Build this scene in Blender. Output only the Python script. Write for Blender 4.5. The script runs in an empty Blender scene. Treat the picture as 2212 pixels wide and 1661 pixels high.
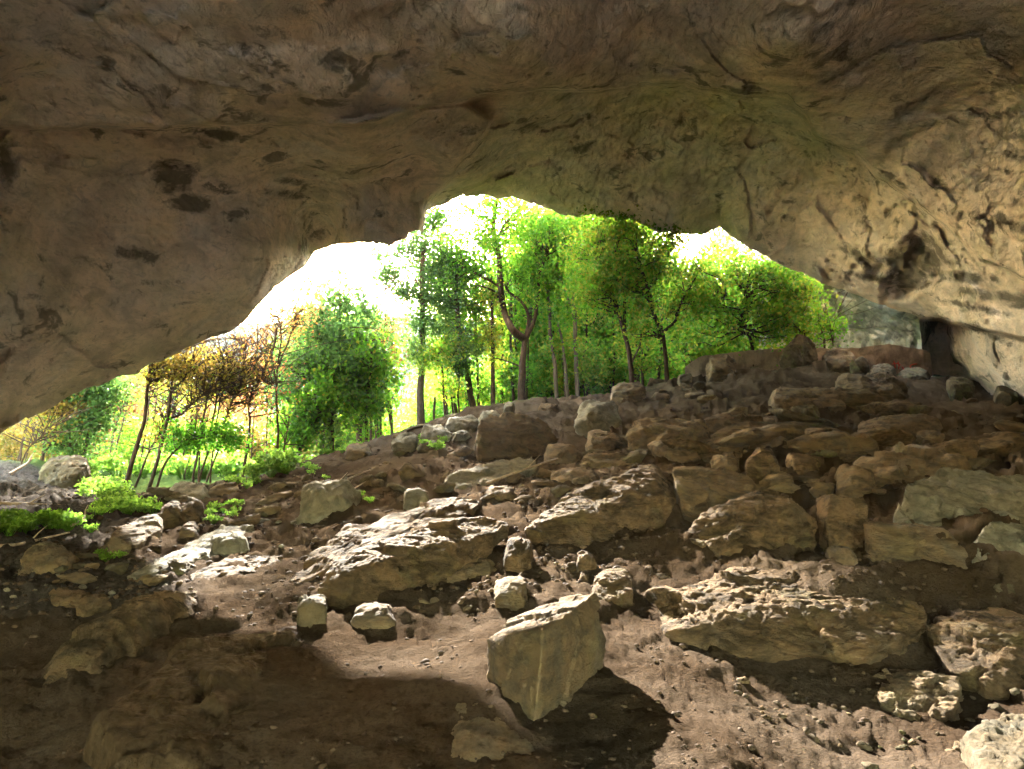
import bpy, bmesh, math, random
import numpy as np
from mathutils import Vector

C = bpy.context.scene.collection
PI = math.pi
F = 1534.0; CX = 1106.0; CY = 830.5; HOR = 960.0
PITCH = math.atan((HOR - CY) / F)
EYE = 1.6
SUN_AZ, SUN_EL = -16.5, 21.1
cp, sp = math.cos(PITCH), math.sin(PITCH)

def ray(px, py):
    a = (px - CX) / F; b = (CY - py) / F
    return np.array([a, cp - b * sp, sp + b * cp])
def P(px, py, Y):
    d = ray(px, py); d = d * (Y / d[1])
    return np.array([d[0], d[1], d[2] + EYE])
def to_px(x, y, z):
    z = z - EYE
    fwd = y * cp + z * sp; up = -y * sp + z * cp
    fwd = np.maximum(fwd, 1e-4)
    return CX + F * x / fwd, CY - F * up / fwd

# ---------------------------------------------------------------- noise
_r = np.random.RandomState(11)
_perm = _r.permutation(256); _perm = np.concatenate([_perm, _perm, _perm])
_g = _r.normal(size=(256, 3)); _g /= np.linalg.norm(_g, axis=1)[:, None]
def pn(p):
    p = np.asarray(p, float); i = np.floor(p).astype(int); f = p - i; i &= 255
    u = f * f * f * (f * (f * 6 - 15) + 10)
    out = 0
    for dx in (0, 1):
        wx = u[:, 0] if dx else 1 - u[:, 0]
        for dy in (0, 1):
            wy = u[:, 1] if dy else 1 - u[:, 1]
            for dz in (0, 1):
                wz = u[:, 2] if dz else 1 - u[:, 2]
                h = _perm[_perm[_perm[i[:, 0] + dx] + i[:, 1] + dy] + i[:, 2] + dz] & 255
                g = _g[h]
                d = g[:, 0] * (f[:, 0] - dx) + g[:, 1] * (f[:, 1] - dy) + g[:, 2] * (f[:, 2] - dz)
                out = out + wx * wy * wz * d
    return out * 1.5
def fbm(p, o=5, lac=2.03, gain=.5):
    s = 0; a = 1
    p = np.array(p, float)
    for k in range(o):
        s = s + a * pn(p + 17.3 * k); p = p * lac; a *= gain
    return s
def ridged(p, o=4, lac=2.1, gain=.5):
    s = 0; a = 1; p = np.array(p, float)
    for k in range(o):
        s = s + a * (1 - 2 * np.abs(pn(p + 31.7 * k))); p = p * lac; a *= gain
    return s
_t3 = _r.rand(256, 3); _t1 = _r.rand(256); _tt = _r.normal(size=(256, 3))
def vor(p):
    p = np.asarray(p, float); i = np.floor(p).astype(int); best = np.full(len(p), 1e9); bid = np.zeros(len(p), int); bd = np.zeros_like(p)
    for dx in (-1, 0, 1):
        for dy in (-1, 0, 1):
            for dz in (-1, 0, 1):
                c = i + np.array([dx, dy, dz]); m = c & 255
                h = _perm[_perm[_perm[m[:, 0]] + m[:, 1]] + m[:, 2]] & 255
                d = p - c - _t3[h]; q = (d * d).sum(1); k = q < best
                best[k] = q[k]; bid[k] = h[k]; bd[k] = d[k]
    return bid, bd
def facet(p, tilt=.5):
    h, d = vor(p); return _t1[h] - .5 + (d * _tt[h]).sum(1) * tilt * .5
def warp(p, a, f=1.): return p + a * np.stack([fbm(p * f + 3, 3), fbm(p * f + 17, 3), fbm(p * f + 41, 3)], 1)
def sstep(a, b, x):
    t = np.clip((x - a) / (b - a), 0, 1); return t * t * (3 - 2 * t)
def saw(h):
    f = h - np.floor(h)                      # bedding ledge: slow rise, sharp undercut
    return np.where(f < .8, f / .8, (1 - f) / .2)

# ---------------------------------------------------------------- scene helpers
def tag(o, label=None, cat=None, group=None, kind=None):
    if label: o['label'] = label
    if cat: o['category'] = cat
    if group: o['group'] = group
    if kind: o['kind'] = kind
    return o
def mesh_obj(name, v, f, mat, parent=None, smooth=True, attrs=None):
    me = bpy.data.meshes.new(name)
    v = np.asarray(v, np.float32); f = np.asarray(f, np.int32)
    n, k = f.shape
    me.vertices.add(len(v)); me.vertices.foreach_set('co', v.ravel())
    me.loops.add(n * k); me.loops.foreach_set('vertex_index', f.ravel())
    me.polygons.add(n); me.polygons.foreach_set('loop_start', np.arange(0, n * k, k, dtype=np.int32))
    me.polygons.foreach_set('use_smooth', np.full(n, smooth))
    for kx, a in (attrs or {}).items():
        at = me.attributes.new(kx, 'FLOAT', 'POINT'); at.data.foreach_set('value', np.asarray(a, np.float32))
    me.update(calc_edges=True)
    if mat: me.materials.append(mat)
    o = bpy.data.objects.new(name, me); C.objects.link(o)
    if parent: o.parent = parent
    return o
def empty(name, loc=(0, 0, 0)):
    o = bpy.data.objects.new(name, None); o.location = loc; C.objects.link(o); return o

# ---------------------------------------------------------------- materials
def nodes(name):
    m = bpy.data.materials.new(name); m.use_nodes = True
    nt = m.node_tree; nt.nodes.clear()
    out = nt.nodes.new('ShaderNodeOutputMaterial')
    return m, nt, out
def N(nt, t, **kw):
    n = nt.nodes.new(t)
    for k, v in kw.items():
        if hasattr(n, k): setattr(n, k, v)
        else: n.inputs[k].default_value = v
    return n
def noise_tex(nt, co, scale, detail=6, rough=.6, dist=0., stretch=None):
    if stretch is not None:
        mp = N(nt, 'ShaderNodeMapping'); mp.inputs['Scale'].default_value = stretch
        nt.links.new(co, mp.inputs['Vector']); co = mp.outputs[0]
    t = N(nt, 'ShaderNodeTexNoise'); t.inputs['Scale'].default_value = scale
    t.inputs['Detail'].default_value = detail; t.inputs['Roughness'].default_value = rough
    t.inputs['Distortion'].default_value = dist
    nt.links.new(co, t.inputs['Vector']); return t.outputs['Fac']
def ramp(nt, fac, stops, interp='LINEAR'):
    r = N(nt, 'ShaderNodeValToRGB'); cr = r.color_ramp; cr.interpolation = interp
    while len(cr.elements) > 1: cr.elements.remove(cr.elements[-1])
    for i, (p, c) in enumerate(stops):
        e = cr.elements[0] if i == 0 else cr.elements.new(p)
        e.position = p
        e.color = (c, c, c, 1) if isinstance(c, (int, float)) else (*c, 1)
    nt.links.new(fac, r.inputs[0]); return r.outputs[0]
def mixc(nt, fac, a, b, mode='MIX'):
    m = N(nt, 'ShaderNodeMix'); m.data_type = 'RGBA'; m.blend_type = mode
    for s, v in ((0, fac), (6, a), (7, b)):
        if hasattr(v, 'is_linked'): nt.links.new(v, m.inputs[s])
        else: m.inputs[s].default_value = v if s == 0 else (*v, 1)
    return m.outputs[2]
def math_(nt, op, a, b=None, clamp=False):
    m = N(nt, 'ShaderNodeMath'); m.operation = op; m.use_clamp = clamp
    for s, v in ((0, a), (1, b)):
        if v is None: continue
        if hasattr(v, 'is_linked'): nt.links.new(v, m.inputs[s])
        else: m.inputs[s].default_value = v
    return m.outputs[0]
def attr(nt, name):
    a = N(nt, 'ShaderNodeAttribute'); a.attribute_name = name; return a.outputs['Fac']

def rock_mat(name, base, warm, grey, dark, algae_bounce=(.16, .17, .06), algae_bounce_amt=.25, sc=1., stain=False,
             spots=.5, bump=.05, stretch=(1, 1, 1), dust=None):
    m, nt, out = nodes(name)
    geo = N(nt, 'ShaderNodeNewGeometry'); co = geo.outputs['Position']
    n1 = noise_tex(nt, co, .45 * sc, 5, .6, .3, stretch)
    n2 = noise_tex(nt, co, 2.3 * sc, 9, .68, .5, stretch)
    n3 = noise_tex(nt, co, 14 * sc, 6, .7, .2, stretch)
    n4 = noise_tex(nt, co, 1.1 * sc, 4, .55, .8)
    c = mixc(nt, ramp(nt, n1, [(.35, 0.), (.65, 1.)]), base, warm)
    c = mixc(nt, ramp(nt, n4, [(.5, 0.), (.68, .75)]), c, grey)
    c = mixc(nt, ramp(nt, noise_tex(nt, co, .8 * sc, 5, .6, .4), [(.53, 0.), (.66, algae_bounce_amt)]), c, algae_bounce)  # green patches: algae tint that also stands in for light bounced off leaves
    c = mixc(nt, ramp(nt, n2, [(.385, spots), (.54, 0.)]), c, dark)
    c = mixc(nt, ramp(nt, n4, [(.34, spots * .8), (.47, 0.)]), c, tuple(x * 1.6 for x in dark))
    c = mixc(nt, ramp(nt, n3, [(.25, .55), (.48, 0.), (.6, 0.), (.8, .25)]), c, tuple(x * .55 for x in base))
    if stain:
        fl = noise_tex(nt, co, 1.5, 7, .62, .6, (.8, .7, 1.)); fm = noise_tex(nt, co, .28, 3, .5)
        fl = math_(nt, 'ADD', fl, math_(nt, 'MULTIPLY', math_(nt, 'SUBTRACT', fm, .5), .45))
        c = mixc(nt, ramp(nt, fl, [(.585, 0.), (.66, .75)]), c, tuple(x * 1.3 for x in dark))
        c = mixc(nt, ramp(nt, noise_tex(nt, co, 3.5, 10, .75, 1.5, (1., .6, 1.)), [(.36, .55), (.46, 0.), (.57, 0.), (.68, .3)]), c, tuple(x * .5 for x in grey))
        s = math_(nt, 'ADD', attr(nt, 'stain'), math_(nt, 'MULTIPLY', math_(nt, 'SUBTRACT', n2, .5), 1.9))
        s = math_(nt, 'ADD', s, math_(nt, 'MULTIPLY', math_(nt, 'SUBTRACT', n3, .5), .6))
        c = mixc(nt, ramp(nt, s, [(.38, 0.), (.68, .85)]), c, dark)
    if dust:
        sep = N(nt, 'ShaderNodeSeparateXYZ'); nt.links.new(geo.outputs['Normal'], sep.inputs[0])
        u = math_(nt, 'ADD', sep.outputs[2], math_(nt, 'MULTIPLY', math_(nt, 'SUBTRACT', n2, .5), 1.2))
        c = mixc(nt, ramp(nt, u, [(.55, 0.), (.95, .6)]), c, dust)
    cr = noise_tex(nt, co, 5.5 * sc, 10, .72, 1.2, stretch)
    vor = N(nt, 'ShaderNodeTexVoronoi'); vor.feature = 'DISTANCE_TO_EDGE'; vor.inputs['Scale'].default_value = 3.2 * sc
    wob = N(nt, 'ShaderNodeVectorMath'); wob.operation = 'MULTIPLY_ADD'
    nz = N(nt, 'ShaderNodeTexNoise'); nz.inputs['Scale'].default_value = 4 * sc; nz.inputs['Detail'].default_value = 5
    nt.links.new(co, nz.inputs['Vector']); nt.links.new(nz.outputs['Color'], wob.inputs[0])
    wob.inputs[1].default_value = (.5 / sc,) * 3; nt.links.new(co, wob.inputs[2]); nt.links.new(wob.outputs[0], vor.inputs['Vector'])
    crack = ramp(nt, vor.outputs['Distance'], [(0., 0.), (.035, 1.)])
    h = math_(nt, 'ADD', math_(nt, 'MULTIPLY', cr, 1.), math_(nt, 'MULTIPLY', n3, .25))
    h = math_(nt, 'ADD', h, math_(nt, 'MULTIPLY', crack, .07))
    h = math_(nt, 'ADD', h, math_(nt, 'MULTIPLY', noise_tex(nt, co, 60 * sc, 4, .7), .06))
    bp = N(nt, 'ShaderNodeBump'); bp.inputs['Strength'].default_value = 1.; bp.inputs['Distance'].default_value = bump
    nt.links.new(h, bp.inputs['Height'])
    b = N(nt, 'ShaderNodeBsdfPrincipled'); b.inputs['Roughness'].default_value = .85
    b.inputs['Specular IOR Level'].default_value = .02
    nt.links.new(c, b.inputs['Base Color']); nt.links.new(bp.outputs[0], b.inputs['Normal'])
    nt.links.new(b.outputs[0], out.inputs[0]); return m

def leaf_mat(name, cols, trans):
    """cols: list of (pos,color) over the per-leaf value; trans: strength of the translucent lobe colours"""
    m, nt, out = nodes(name)
    v = attr(nt, 'v')
    c = ramp(nt, v, [(p, tuple(x * 1.3 for x in k)) for p, k in cols])
    ct = ramp(nt, v, [(p, tuple(min(.9, x * trans * 2.2) for x in k)) for p, k in cols])
    d = N(nt, 'ShaderNodeBsdfPrincipled'); d.inputs['Roughness'].default_value = .5; d.inputs['Specular IOR Level'].default_value = .1
    t = N(nt, 'ShaderNodeBsdfTranslucent'); nt.links.new(c, d.inputs['Base Color']); nt.links.new(ct, t.inputs[0])
    mx = N(nt, 'ShaderNodeMixShader'); mx.inputs[0].default_value = .6
    nt.links.new(d.outputs[0], mx.inputs[1]); nt.links.new(t.outputs[0], mx.inputs[2]); nt.links.new(mx.outputs[0], out.inputs[0])
    return m

def plain_mat(name, a, b, sc=8, bump=.01, rough=.85, stretch=None):
    m, nt, out = nodes(name)
    co = N(nt, 'ShaderNodeNewGeometry').outputs['Position']
    n = noise_tex(nt, co, sc, 8, .65, .3, stretch)
    c = mixc(nt, ramp(nt, n, [(.35, 0.), (.65, 1.)]), a, b)
    bp = N(nt, 'ShaderNodeBump'); bp.inputs['Distance'].default_value = bump; nt.links.new(n, bp.inputs['Height'])
    s = N(nt, 'ShaderNodeBsdfPrincipled'); s.inputs['Roughness'].default_value = rough; s.inputs['Specular IOR Level'].default_value = .02
    nt.links.new(c, s.inputs['Base Color']); nt.links.new(bp.outputs[0], s.inputs['Normal']); nt.links.new(s.outputs[0], out.inputs[0])
    return m

M = {}
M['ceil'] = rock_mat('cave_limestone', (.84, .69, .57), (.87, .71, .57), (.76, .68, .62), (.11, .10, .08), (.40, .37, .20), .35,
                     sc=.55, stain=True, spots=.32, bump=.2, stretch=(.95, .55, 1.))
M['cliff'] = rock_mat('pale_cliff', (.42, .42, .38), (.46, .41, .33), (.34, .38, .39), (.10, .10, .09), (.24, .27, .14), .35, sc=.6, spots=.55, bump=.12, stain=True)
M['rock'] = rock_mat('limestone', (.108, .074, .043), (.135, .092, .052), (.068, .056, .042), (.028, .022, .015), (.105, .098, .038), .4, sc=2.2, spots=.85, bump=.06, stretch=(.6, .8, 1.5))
M['rock_warm'] = rock_mat('brown_limestone', (.115, .083, .052), (.145, .105, .062), (.095, .083, .064), (.05, .042, .032), (.15, .15, .06), .25, sc=2., spots=.75, bump=.05, stretch=(.6, .8, 1.5))
M['rock_grey'] = rock_mat('grey_limestone', (.14, .132, .10), (.16, .138, .097), (.12, .12, .10), (.045, .043, .034), (.10, .10, .065), .3, sc=2., spots=.6, bump=.03)
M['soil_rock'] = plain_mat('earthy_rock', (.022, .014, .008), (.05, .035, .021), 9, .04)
M['pebble'] = plain_mat('pebbles', (.03, .020, .0135), (.07, .051, .036), 6, .01)
M['rock_dark'] = rock_mat('dark_mossy_rock', (.08, .064, .042), (.09, .07, .042), (.07, .07, .058), (.03, .028, .02), (.10, .12, .035), .5, sc=2.2, spots=.6, bump=.03)

def ground_mat():
    m, nt, out = nodes('cave_floor')
    geo = N(nt, 'ShaderNodeNewGeometry'); co = geo.outputs['Position']
    n1 = noise_tex(nt, co, .8, 6, .6, .3); n2 = noise_tex(nt, co, 9, 8, .7, .4); n3 = noise_tex(nt, co, 45, 5, .7)
    dirt = mixc(nt, ramp(nt, n1, [(.4, 0.), (.62, 1.)]), (.040, .028, .0185), (.066, .050, .036))
    dirt = mixc(nt, ramp(nt, n2, [(.55, 0.), (.7, .7)]), dirt, (.066, .051, .037))
    dirt = mixc(nt, ramp(nt, n3, [(.3, .6), (.5, 0.)]), dirt, (.02, .014, .009))
    rk = mixc(nt, ramp(nt, n1, [(.4, 0.), (.6, 1.)]), (.046, .032, .020), (.078, .058, .038))
    rk = mixc(nt, ramp(nt, n2, [(.3, .7), (.47, 0.)]), rk, (.05, .04, .03))
    scree = mixc(nt, ramp(nt, n2, [(.4, 0.), (.6, 1.)]), (.034, .030, .027), (.072, .064, .057))
    c = mixc(nt, attr(nt, 'rocky'), dirt, rk)
    c = mixc(nt, attr(nt, 'scree'), c, scree)
    grass = mixc(nt, n2, (.026, .046, .013), (.048, .070, .022))
    c = mixc(nt, attr(nt, 'grass'), c, grass)
    c = mixc(nt, attr(nt, 'pale'), c, mixc(nt, n2, (.36, .32, .26), (.50, .45, .38)))  # unseen pale floor behind the camera, added to bounce light upward
    h = math_(nt, 'ADD', n2, math_(nt, 'MULTIPLY', n3, .6))
    bp = N(nt, 'ShaderNodeBump'); bp.inputs['Distance'].default_value = .06; nt.links.new(h, bp.inputs['Height'])
    b = N(nt, 'ShaderNodeBsdfPrincipled'); b.inputs['Roughness'].default_value = .9; b.inputs['Specular IOR Level'].default_value = .0
    nt.links.new(c, b.inputs['Base Color']); nt.links.new(bp.outputs[0], b.inputs['Normal']); nt.links.new(b.outputs[0], out.inputs[0])
    return m
M['ground'] = ground_mat()
M['bark'] = plain_mat('bark', (.03, .02, .014), (.06, .042, .03), 14, .02, stretch=(1, 1, .25))
M['bark_pale'] = plain_mat('pale_bark', (.07, .055, .042), (.12, .1, .078), 14, .02, stretch=(1, 1, .25))
M['wood'] = plain_mat('dead_wood', (.16, .12, .09), (.28, .23, .17), 20, .01)
M['plaster'] = rock_mat('old_plaster', (.22, .165, .125), (.28, .21, .16), (.20, .17, .14), (.07, .055, .04), (.13, .12, .07), .4, sc=.9, spots=.6, bump=.08, stretch=(1, 1, .6))
M['red'] = plain_mat('red_paint', (.28, .03, .025), (.35, .05, .04), 20, .001)
M['leaf_bright'] = leaf_mat('bright_green_leaf', [(0, (.022, .072, .006)), (.5, (.046, .132, .008)), (.85, (.085, .17, .010)), (1, (.16, .165, .016))], .72)
M['leaf_dark'] = leaf_mat('dark_green_leaf', [(0, (.020, .045, .012)), (.6, (.035, .072, .014)), (1, (.09, .13, .018))], 1.)
M['leaf_yellow'] = leaf_mat('yellow_leaf', [(0, (.07, .095, .012)), (.5, (.13, .12, .018)), (1, (.18, .11, .025))], .38)
M['leaf_orange'] = leaf_mat('orange_leaf', [(0, (.11, .085, .018)), (.5, (.16, .095, .025)), (1, (.17, .07, .028))], .6)
M['leaf_red'] = leaf_mat('red_brown_leaf', [(0, (.07, .045, .014)), (.5, (.11, .055, .022)), (1, (.14, .085, .02))], .7)
M['herb'] = leaf_mat('herb_leaf', [(0, (.045, .10, .012)), (1, (.09, .16, .02))], 1.)

# ---------------------------------------------------------------- RBF
def rbf_fit(X, y, c, lam=1e-3):
    X = np.asarray(X, float); y = np.asarray(y, float); n = len(X)
    K = np.sqrt(((X[:, None] - X[None]) ** 2).sum(-1) + c * c)
    Q = np.hstack([np.ones((n, 1)), X]); k = Q.shape[1]
    A = np.zeros((n + k, n + k)); A[:n, :n] = K - lam * np.eye(n); A[:n, n:] = Q; A[n:, :n] = Q.T
    s = np.linalg.lstsq(A, np.concatenate([y, np.zeros(k)]), rcond=None)[0]
    return X, s, c
def rbf_eval(m, Z):
    X, s, c = m; Z = np.asarray(Z, float); out = np.empty(len(Z)); n = len(X)
    for i in range(0, len(Z), 20000):
        z = Z[i:i + 20000]
        K = np.sqrt(((z[:, None] - X[None]) ** 2).sum(-1) + c * c)
        out[i:i + 20000] = K @ s[:n] + s[n] + z @ s[n + 1:]
    return out

# ---------------------------------------------------------------- ground
GC = [  # px, py, Y
 (150,1661,3.6),(600,1661,3.3),(1100,1661,3.25),(1500,1661,3.3),(2050,1661,3.8),(60,1600,4.2),(100,1500,4.7),(30,1400,5.8),
 (500,1480,4.5),(900,1500,4.3),(900,1380,5.6),(1200,1560,4.0),(1050,1450,4.6),(1260,1475,4.5),(1500,1500,4.4),(1400,1360,5.7),(1800,1560,4.5),(2150,1540,4.7),(1720,1490,4.95),(1850,1680,3.75),(1560,1640,3.45),(1500,1420,5.0),
 (550,1280,7.4),(600,1340,6.3),(300,1240,8.6),(100,1300,7.0),(40,1240,8.2),(200,1180,10.2),(100,1150,12.2),(60,1060,17),(0,1000,22),
 (150,1120,13.5),(280,1110,14.5),(265,1065,23),(160,1008,27),(340,1085,16.5),(420,1150,11.6),(540,1180,10),(480,1045,20),(600,1022,24),(525,1036,27),
 (640,1120,12.3),(700,1180,9.6),(720,985,26),(700,1040,17),(820,1080,12.6),(850,940,30),(850,1010,18.5),(960,1000,17.5),(1000,897,34),(980,950,22),
 (1125,888,37),(1100,1005,18),(1000,1080,11.8),(1210,882,37),(1280,1000,15.5),(1280,872,36),(1280,930,22),(1200,1110,9.7),(1260,1250,7.0),(1200,1190,8.0),(1350,1310,6.4),(1080,1260,6.8),(800,1320,6.3),
 (1400,842,32),(1450,920,22),(1500,822,32),(1600,802,32),(1600,900,22),(1500,1000,14.5),(1480,1100,9.6),(1600,1210,7.4),(1700,1000,14.5),(1720,1090,10.5),(1720,800,33),
 (1850,802,33),(2000,820,31),(2100,855,29),(2212,865,27),(2400,870,24),(1850,900,21),(2000,960,16),(1900,1020,12.5),(2150,1000,12.5),(2060,890,23),(1820,1200,7.5),(1900,1260,6.4),
 (2000,1325,6.2),(2150,1320,6.3),(2150,1220,6.9),(2350,1200,7.0),(2100,1100,9.5),(2150,1440,5.3),(2400,1400,4.9),
]
def polar(x, y):
    return np.stack([np.arctan2(x, y) * 1.6, np.log(np.maximum(np.hypot(x, y), .3))], 1)
_gx = []; _gz = []
for px, py, Y in GC:
    p = P(px, py, Y); _gx.append((p[0], p[1])); _gz.append(p[2])
for (x, y, z) in [(-22,40,-.6),(-30,70,-1.2),(-12,45,-.3),(-10,70,-1),(-2,45,.8),(0,80,0),(8,50,3.2),(20,60,4.5),(12,90,3),(-50,100,-1.5),(-60,50,-.5),(-25,28,.2),
                  (-40,25,0),(30,45,6),(45,60,7),(-30,160,-1.5),(0,180,0),(50,160,5),(-60,300,-1),(0,350,1),(60,300,5),
                  (0,1,.1),(2,0,.1),(-2,0,.05),(0,-3,.2),(-6,0,0),(6,0,.6),(0,-12,1),(-10,-8,.5),(10,-8,1),(-14,5,.3),(14,6,1.6),(16,15,2.5),(-16,13,.6),(-18,18,.4)]:
    _gx.append((x, y)); _gz.append(z)
_gx = np.array(_gx, float)
GM = rbf_fit(polar(_gx[:, 0], _gx[:, 1]), _gz, .12, 2e-3)
def ground_base(x, y):
    x = np.asarray(x, float); y = np.asarray(y, float)
    z = rbf_eval(GM, polar(x, y)); return z
def ground_masks(x, y):
    px, py = to_px(x, y, ground_base(x, y)); p3 = np.stack([x, y, 0 * x], 1)
    nz = fbm(p3 * .5, 3)
    r = np.hypot(x, y)
    rocky = sstep(0, 1, (px - (1250 + 200 * nz)) / 250) * sstep(1290, 1180, py)
    rocky = np.maximum(rocky, sstep(0, .5, nz + .1) * .5 * sstep(1330, 1150, py))
    rocky = np.clip(rocky, 0, 1)
    scree = sstep(330, 150, px) * sstep(1240, 1160, py) * (y > 5) * (y < 24)
    scree = np.maximum(scree, .8 * sstep(480, 330, px) * sstep(1180, 1220, py) * sstep(1350, 1300, py) * (y > 3))
    grass = np.maximum(sstep(30, 38, y + 3 * nz), sstep(21, 25, y + 2 * nz) * sstep(700, 560, px))
    return rocky, scree, grass
def ground_h(x, y, fine=True):
    x = np.asarray(x, float); y = np.asarray(y, float)
    z = ground_base(x, y); r = np.hypot(x, y)
    p = np.stack([x, y, 0 * x + .3], 1)
    rocky, scree, grass = ground_masks(x, y)
    far = 1 + np.clip(r / 9, 0, 4)
    z = z + .03 * far * fbm(p * .9, 3) * (1 - .3 * grass)
    if fine:
        z = z + (.022 + .02 * scree) * fbm(p * 6., 4) * np.clip(r / 5, .6, 2.2)
        h = (z * 2.6 + x * .38 + y * .10 + .6 * fbm(p * .35, 4))       # tilted bedding shelves
        z = z + rocky * .075 * far * (saw(h * 1.3) - .5) * sstep(30, 16, r)
        z = z + rocky * .02 * far * ridged(p * np.array([1.6, 3.5, 1]), 3) * sstep(36, 22, r)
        z = z + rocky * far * (.085 * facet(warp(p, .3) * np.array([.55, .8, 1]), .8) + .035 * facet(p * np.array([2., 2.8, 1]), .8)) * sstep(45, 30, r)
        z = z + (1 - rocky) * (1 - grass) * far * (.032 * facet(warp(p, .2) * np.array([1.3, 1.9, 1]), .8) + .018 * facet(warp(p, .1) * np.array([3.6, 4.6, 1]), .8)) * sstep(3.5, 7, r)
        d = (1 - rocky) * sstep(9, 4, r)
        z = z - d * .02 * sstep(.2, .55, pn(p * 6.5 + 9)) * sstep(-.2, .3, pn(p * 1.1)) + d * .010 * ridged(p * 11, 3)
    return z
def build_ground():
    az = np.concatenate([np.linspace(-180, -42, 60)[:-1], np.linspace(-42, 42, 620), np.linspace(42, 180, 60)[1:]]) * PI / 180
    r = [0.0]; rr = .25
    while rr < 60:
        r.append(rr); rr *= 1.012 if rr > 2.2 else 1.08
    while rr < 640: r.append(rr); rr *= 1.12
    r = np.array(r); A, R = np.meshgrid(az, r); x = (R * np.sin(A)).ravel(); y = (R * np.cos(A)).ravel()
    z = ground_h(x, y)
    rocky, scree, grass = ground_masks(x, y)
    n, m = len(r), len(az)
    i = np.arange(n - 1)[:, None] * m + np.arange(m - 1)[None]
    f = np.stack([i, i + 1, i + m + 1, i + m], -1).reshape(-1, 4)
    o = mesh_obj('ground', np.stack([x, y, z], 1), f[:, ::-1], M['ground'], attrs={'rocky': rocky, 'scree': scree, 'grass': grass, 'pale': sstep(-1.5, -5, y) * sstep(90, 60, np.hypot(x, y))})  # pale: added reflector zone behind the camera, lights the ceiling
    tag(o, kind='structure')
build_ground()

# ---------------------------------------------------------------- cave shell
LIP = [(-260,1040,14),(-150,1005,15.5),(0,938,17.5),(80,895,19),(170,848,20),(300,798,21.5),(420,745,23),(500,718,23.5),(530,690,23),(560,658,22.8),(590,625,23.6),(620,603,25.2),(660,575,27.2),(680,540,28.4),(715,529,28.8),(740,527,27.8),(760,526,25.6),
 (800,530,24.6),(840,524,25),(880,512,26),(915,500,27),(921,455,29),(945,440,30),(970,433,30),(1010,425,31),(1050,423,31.5),(1090,424,32),(1130,432,32),(1180,452,32.5),(1210,463,33),(1260,468,33),(1310,466,33),
 (1350,470,33),(1385,482,33),(1420,500,33),(1480,508,33),(1530,503,33),(1552,492,33),(1580,512,32.5),(1620,537,32),(1680,566,31.5),(1730,592,31),(1800,620,30),(1860,642,29),(1930,665,28),(1985,688,27.5)]
SC = [(0,0,9),(550,0,9.6),(1100,0,10.5),(1700,0,11),(2212,0,9.5),(0,150,10.8),(550,150,12.3),(1100,110,13),(1700,110,13.5),(2212,120,11),
 (0,265,12.8),(500,270,15),(750,275,16.5),(1000,225,18.5),(1250,200,21),(1480,190,23),(1680,225,21.5),(1950,210,15.5),(2212,200,12.5),
 (500,360,17.5),(500,450,19.5),(800,450,24),(300,600,18.5),(100,700,16.5),(0,500,14),(0,800,16),(250,450,17),(700,360,20.5),(600,560,22),(350,720,20.5),
 (1100,350,27),(1480,400,30),(1300,320,27.5),(1000,400,27),(1600,300,26),(1750,420,27),(1620,460,30),(1900,380,22.5),(2000,500,21.5),(2212,400,14.5),(2212,560,16.5),(2100,620,20.5),(1800,540,28),(1900,600,26),
 (2212,700,18.5),(2212,820,19.5),(2120,760,22),(2110,860,26),(2350,800,17),(2350,500,13),(2050,700,24.5),(2030,800,27),(2400,300,11),(2400,0,8.5),(-200,0,8),(-200,400,11),(-200,800,13.5),(-400,900,11)]
_d = []; _v = []
for px, py, Y in LIP + SC:
    q = ray(px, py); q = q * (Y / q[1]); R = np.linalg.norm(q); _d.append(q / R); _v.append(math.log(R))
for az, el, R in [(-60,0,13),(-60,30,10),(-60,60,8),(60,0,15),(60,30,10),(60,60,8.5),(0,45,9.5),(-30,50,9),(30,50,9.5),(0,70,8.5),(0,90,8),(-100,0,12),(-100,40,9),(100,0,13),(100,40,9),
                  (180,0,15),(180,40,9.5),(140,0,14),(-140,0,14),(140,45,9),(-140,45,9),(-45,-15,12),(50,-12,16),(180,-15,14),(90,-15,12),(-90,-15,11)]:
    a, e = math.radians(az), math.radians(el); _d.append(np.array([math.sin(a) * math.cos(e), math.cos(a) * math.cos(e), math.sin(e)])); _v.append(math.log(R))
SM = rbf_fit(_d, _v, .06, 3e-4)

def poly_sd(x, y, poly):
    poly = np.array(poly, float); n = len(poly); d = np.full(len(x), 1e9); ins = np.zeros(len(x), bool)
    for i in range(n):
        a = poly[i]; b = poly[(i + 1) % n]; e = b - a; wx = x - a[0]; wy = y - a[1]
        t = np.clip((wx * e[0] + wy * e[1]) / (e @ e + 1e-9), 0, 1)
        d = np.minimum(d, np.hypot(wx - t * e[0], wy - t * e[1]))
        c = ((a[1] <= y) & (b[1] > y)) | ((b[1] <= y) & (a[1] > y))
        with np.errstate(divide='ignore', invalid='ignore'):
            xi = a[0] + (y - a[1]) / (b[1] - a[1]) * e[0]
        ins ^= c & (x < xi)
    return np.where(ins, d, -d)
LOBE_A = [(-900,-700),(-900,290),(-300,282),(0,275),(300,277),(560,268),(700,276),(800,266),(880,238),(1000,216),(1100,196),(1220,190),(1300,197),(1400,184),(1480,177),(1530,192),(1600,205),(1700,208),(1735,245),(1765,295),(1850,330),(1890,380),(1980,440),(2060,500),(2120,560),(2212,600),(2700,680),(2700,-700)]
LOBE_B = [(-900,276),(700,276),(880,238),(1000,216),(1060,260),(1030,320),(965,395),(925,440),(914,460),(912,520),(0,1200),(-900,1200)]
BELOW_C = [(1990,690),(2080,700),(2212,732),(2700,800),(2700,1600),(1990,1600)]
CLEFT = [(1985,690),(2050,688),(2052,740),(2080,800),(2100,850),(2130,1000),(2000,1000),(2040,860),(2005,800),(1990,740)]
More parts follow.
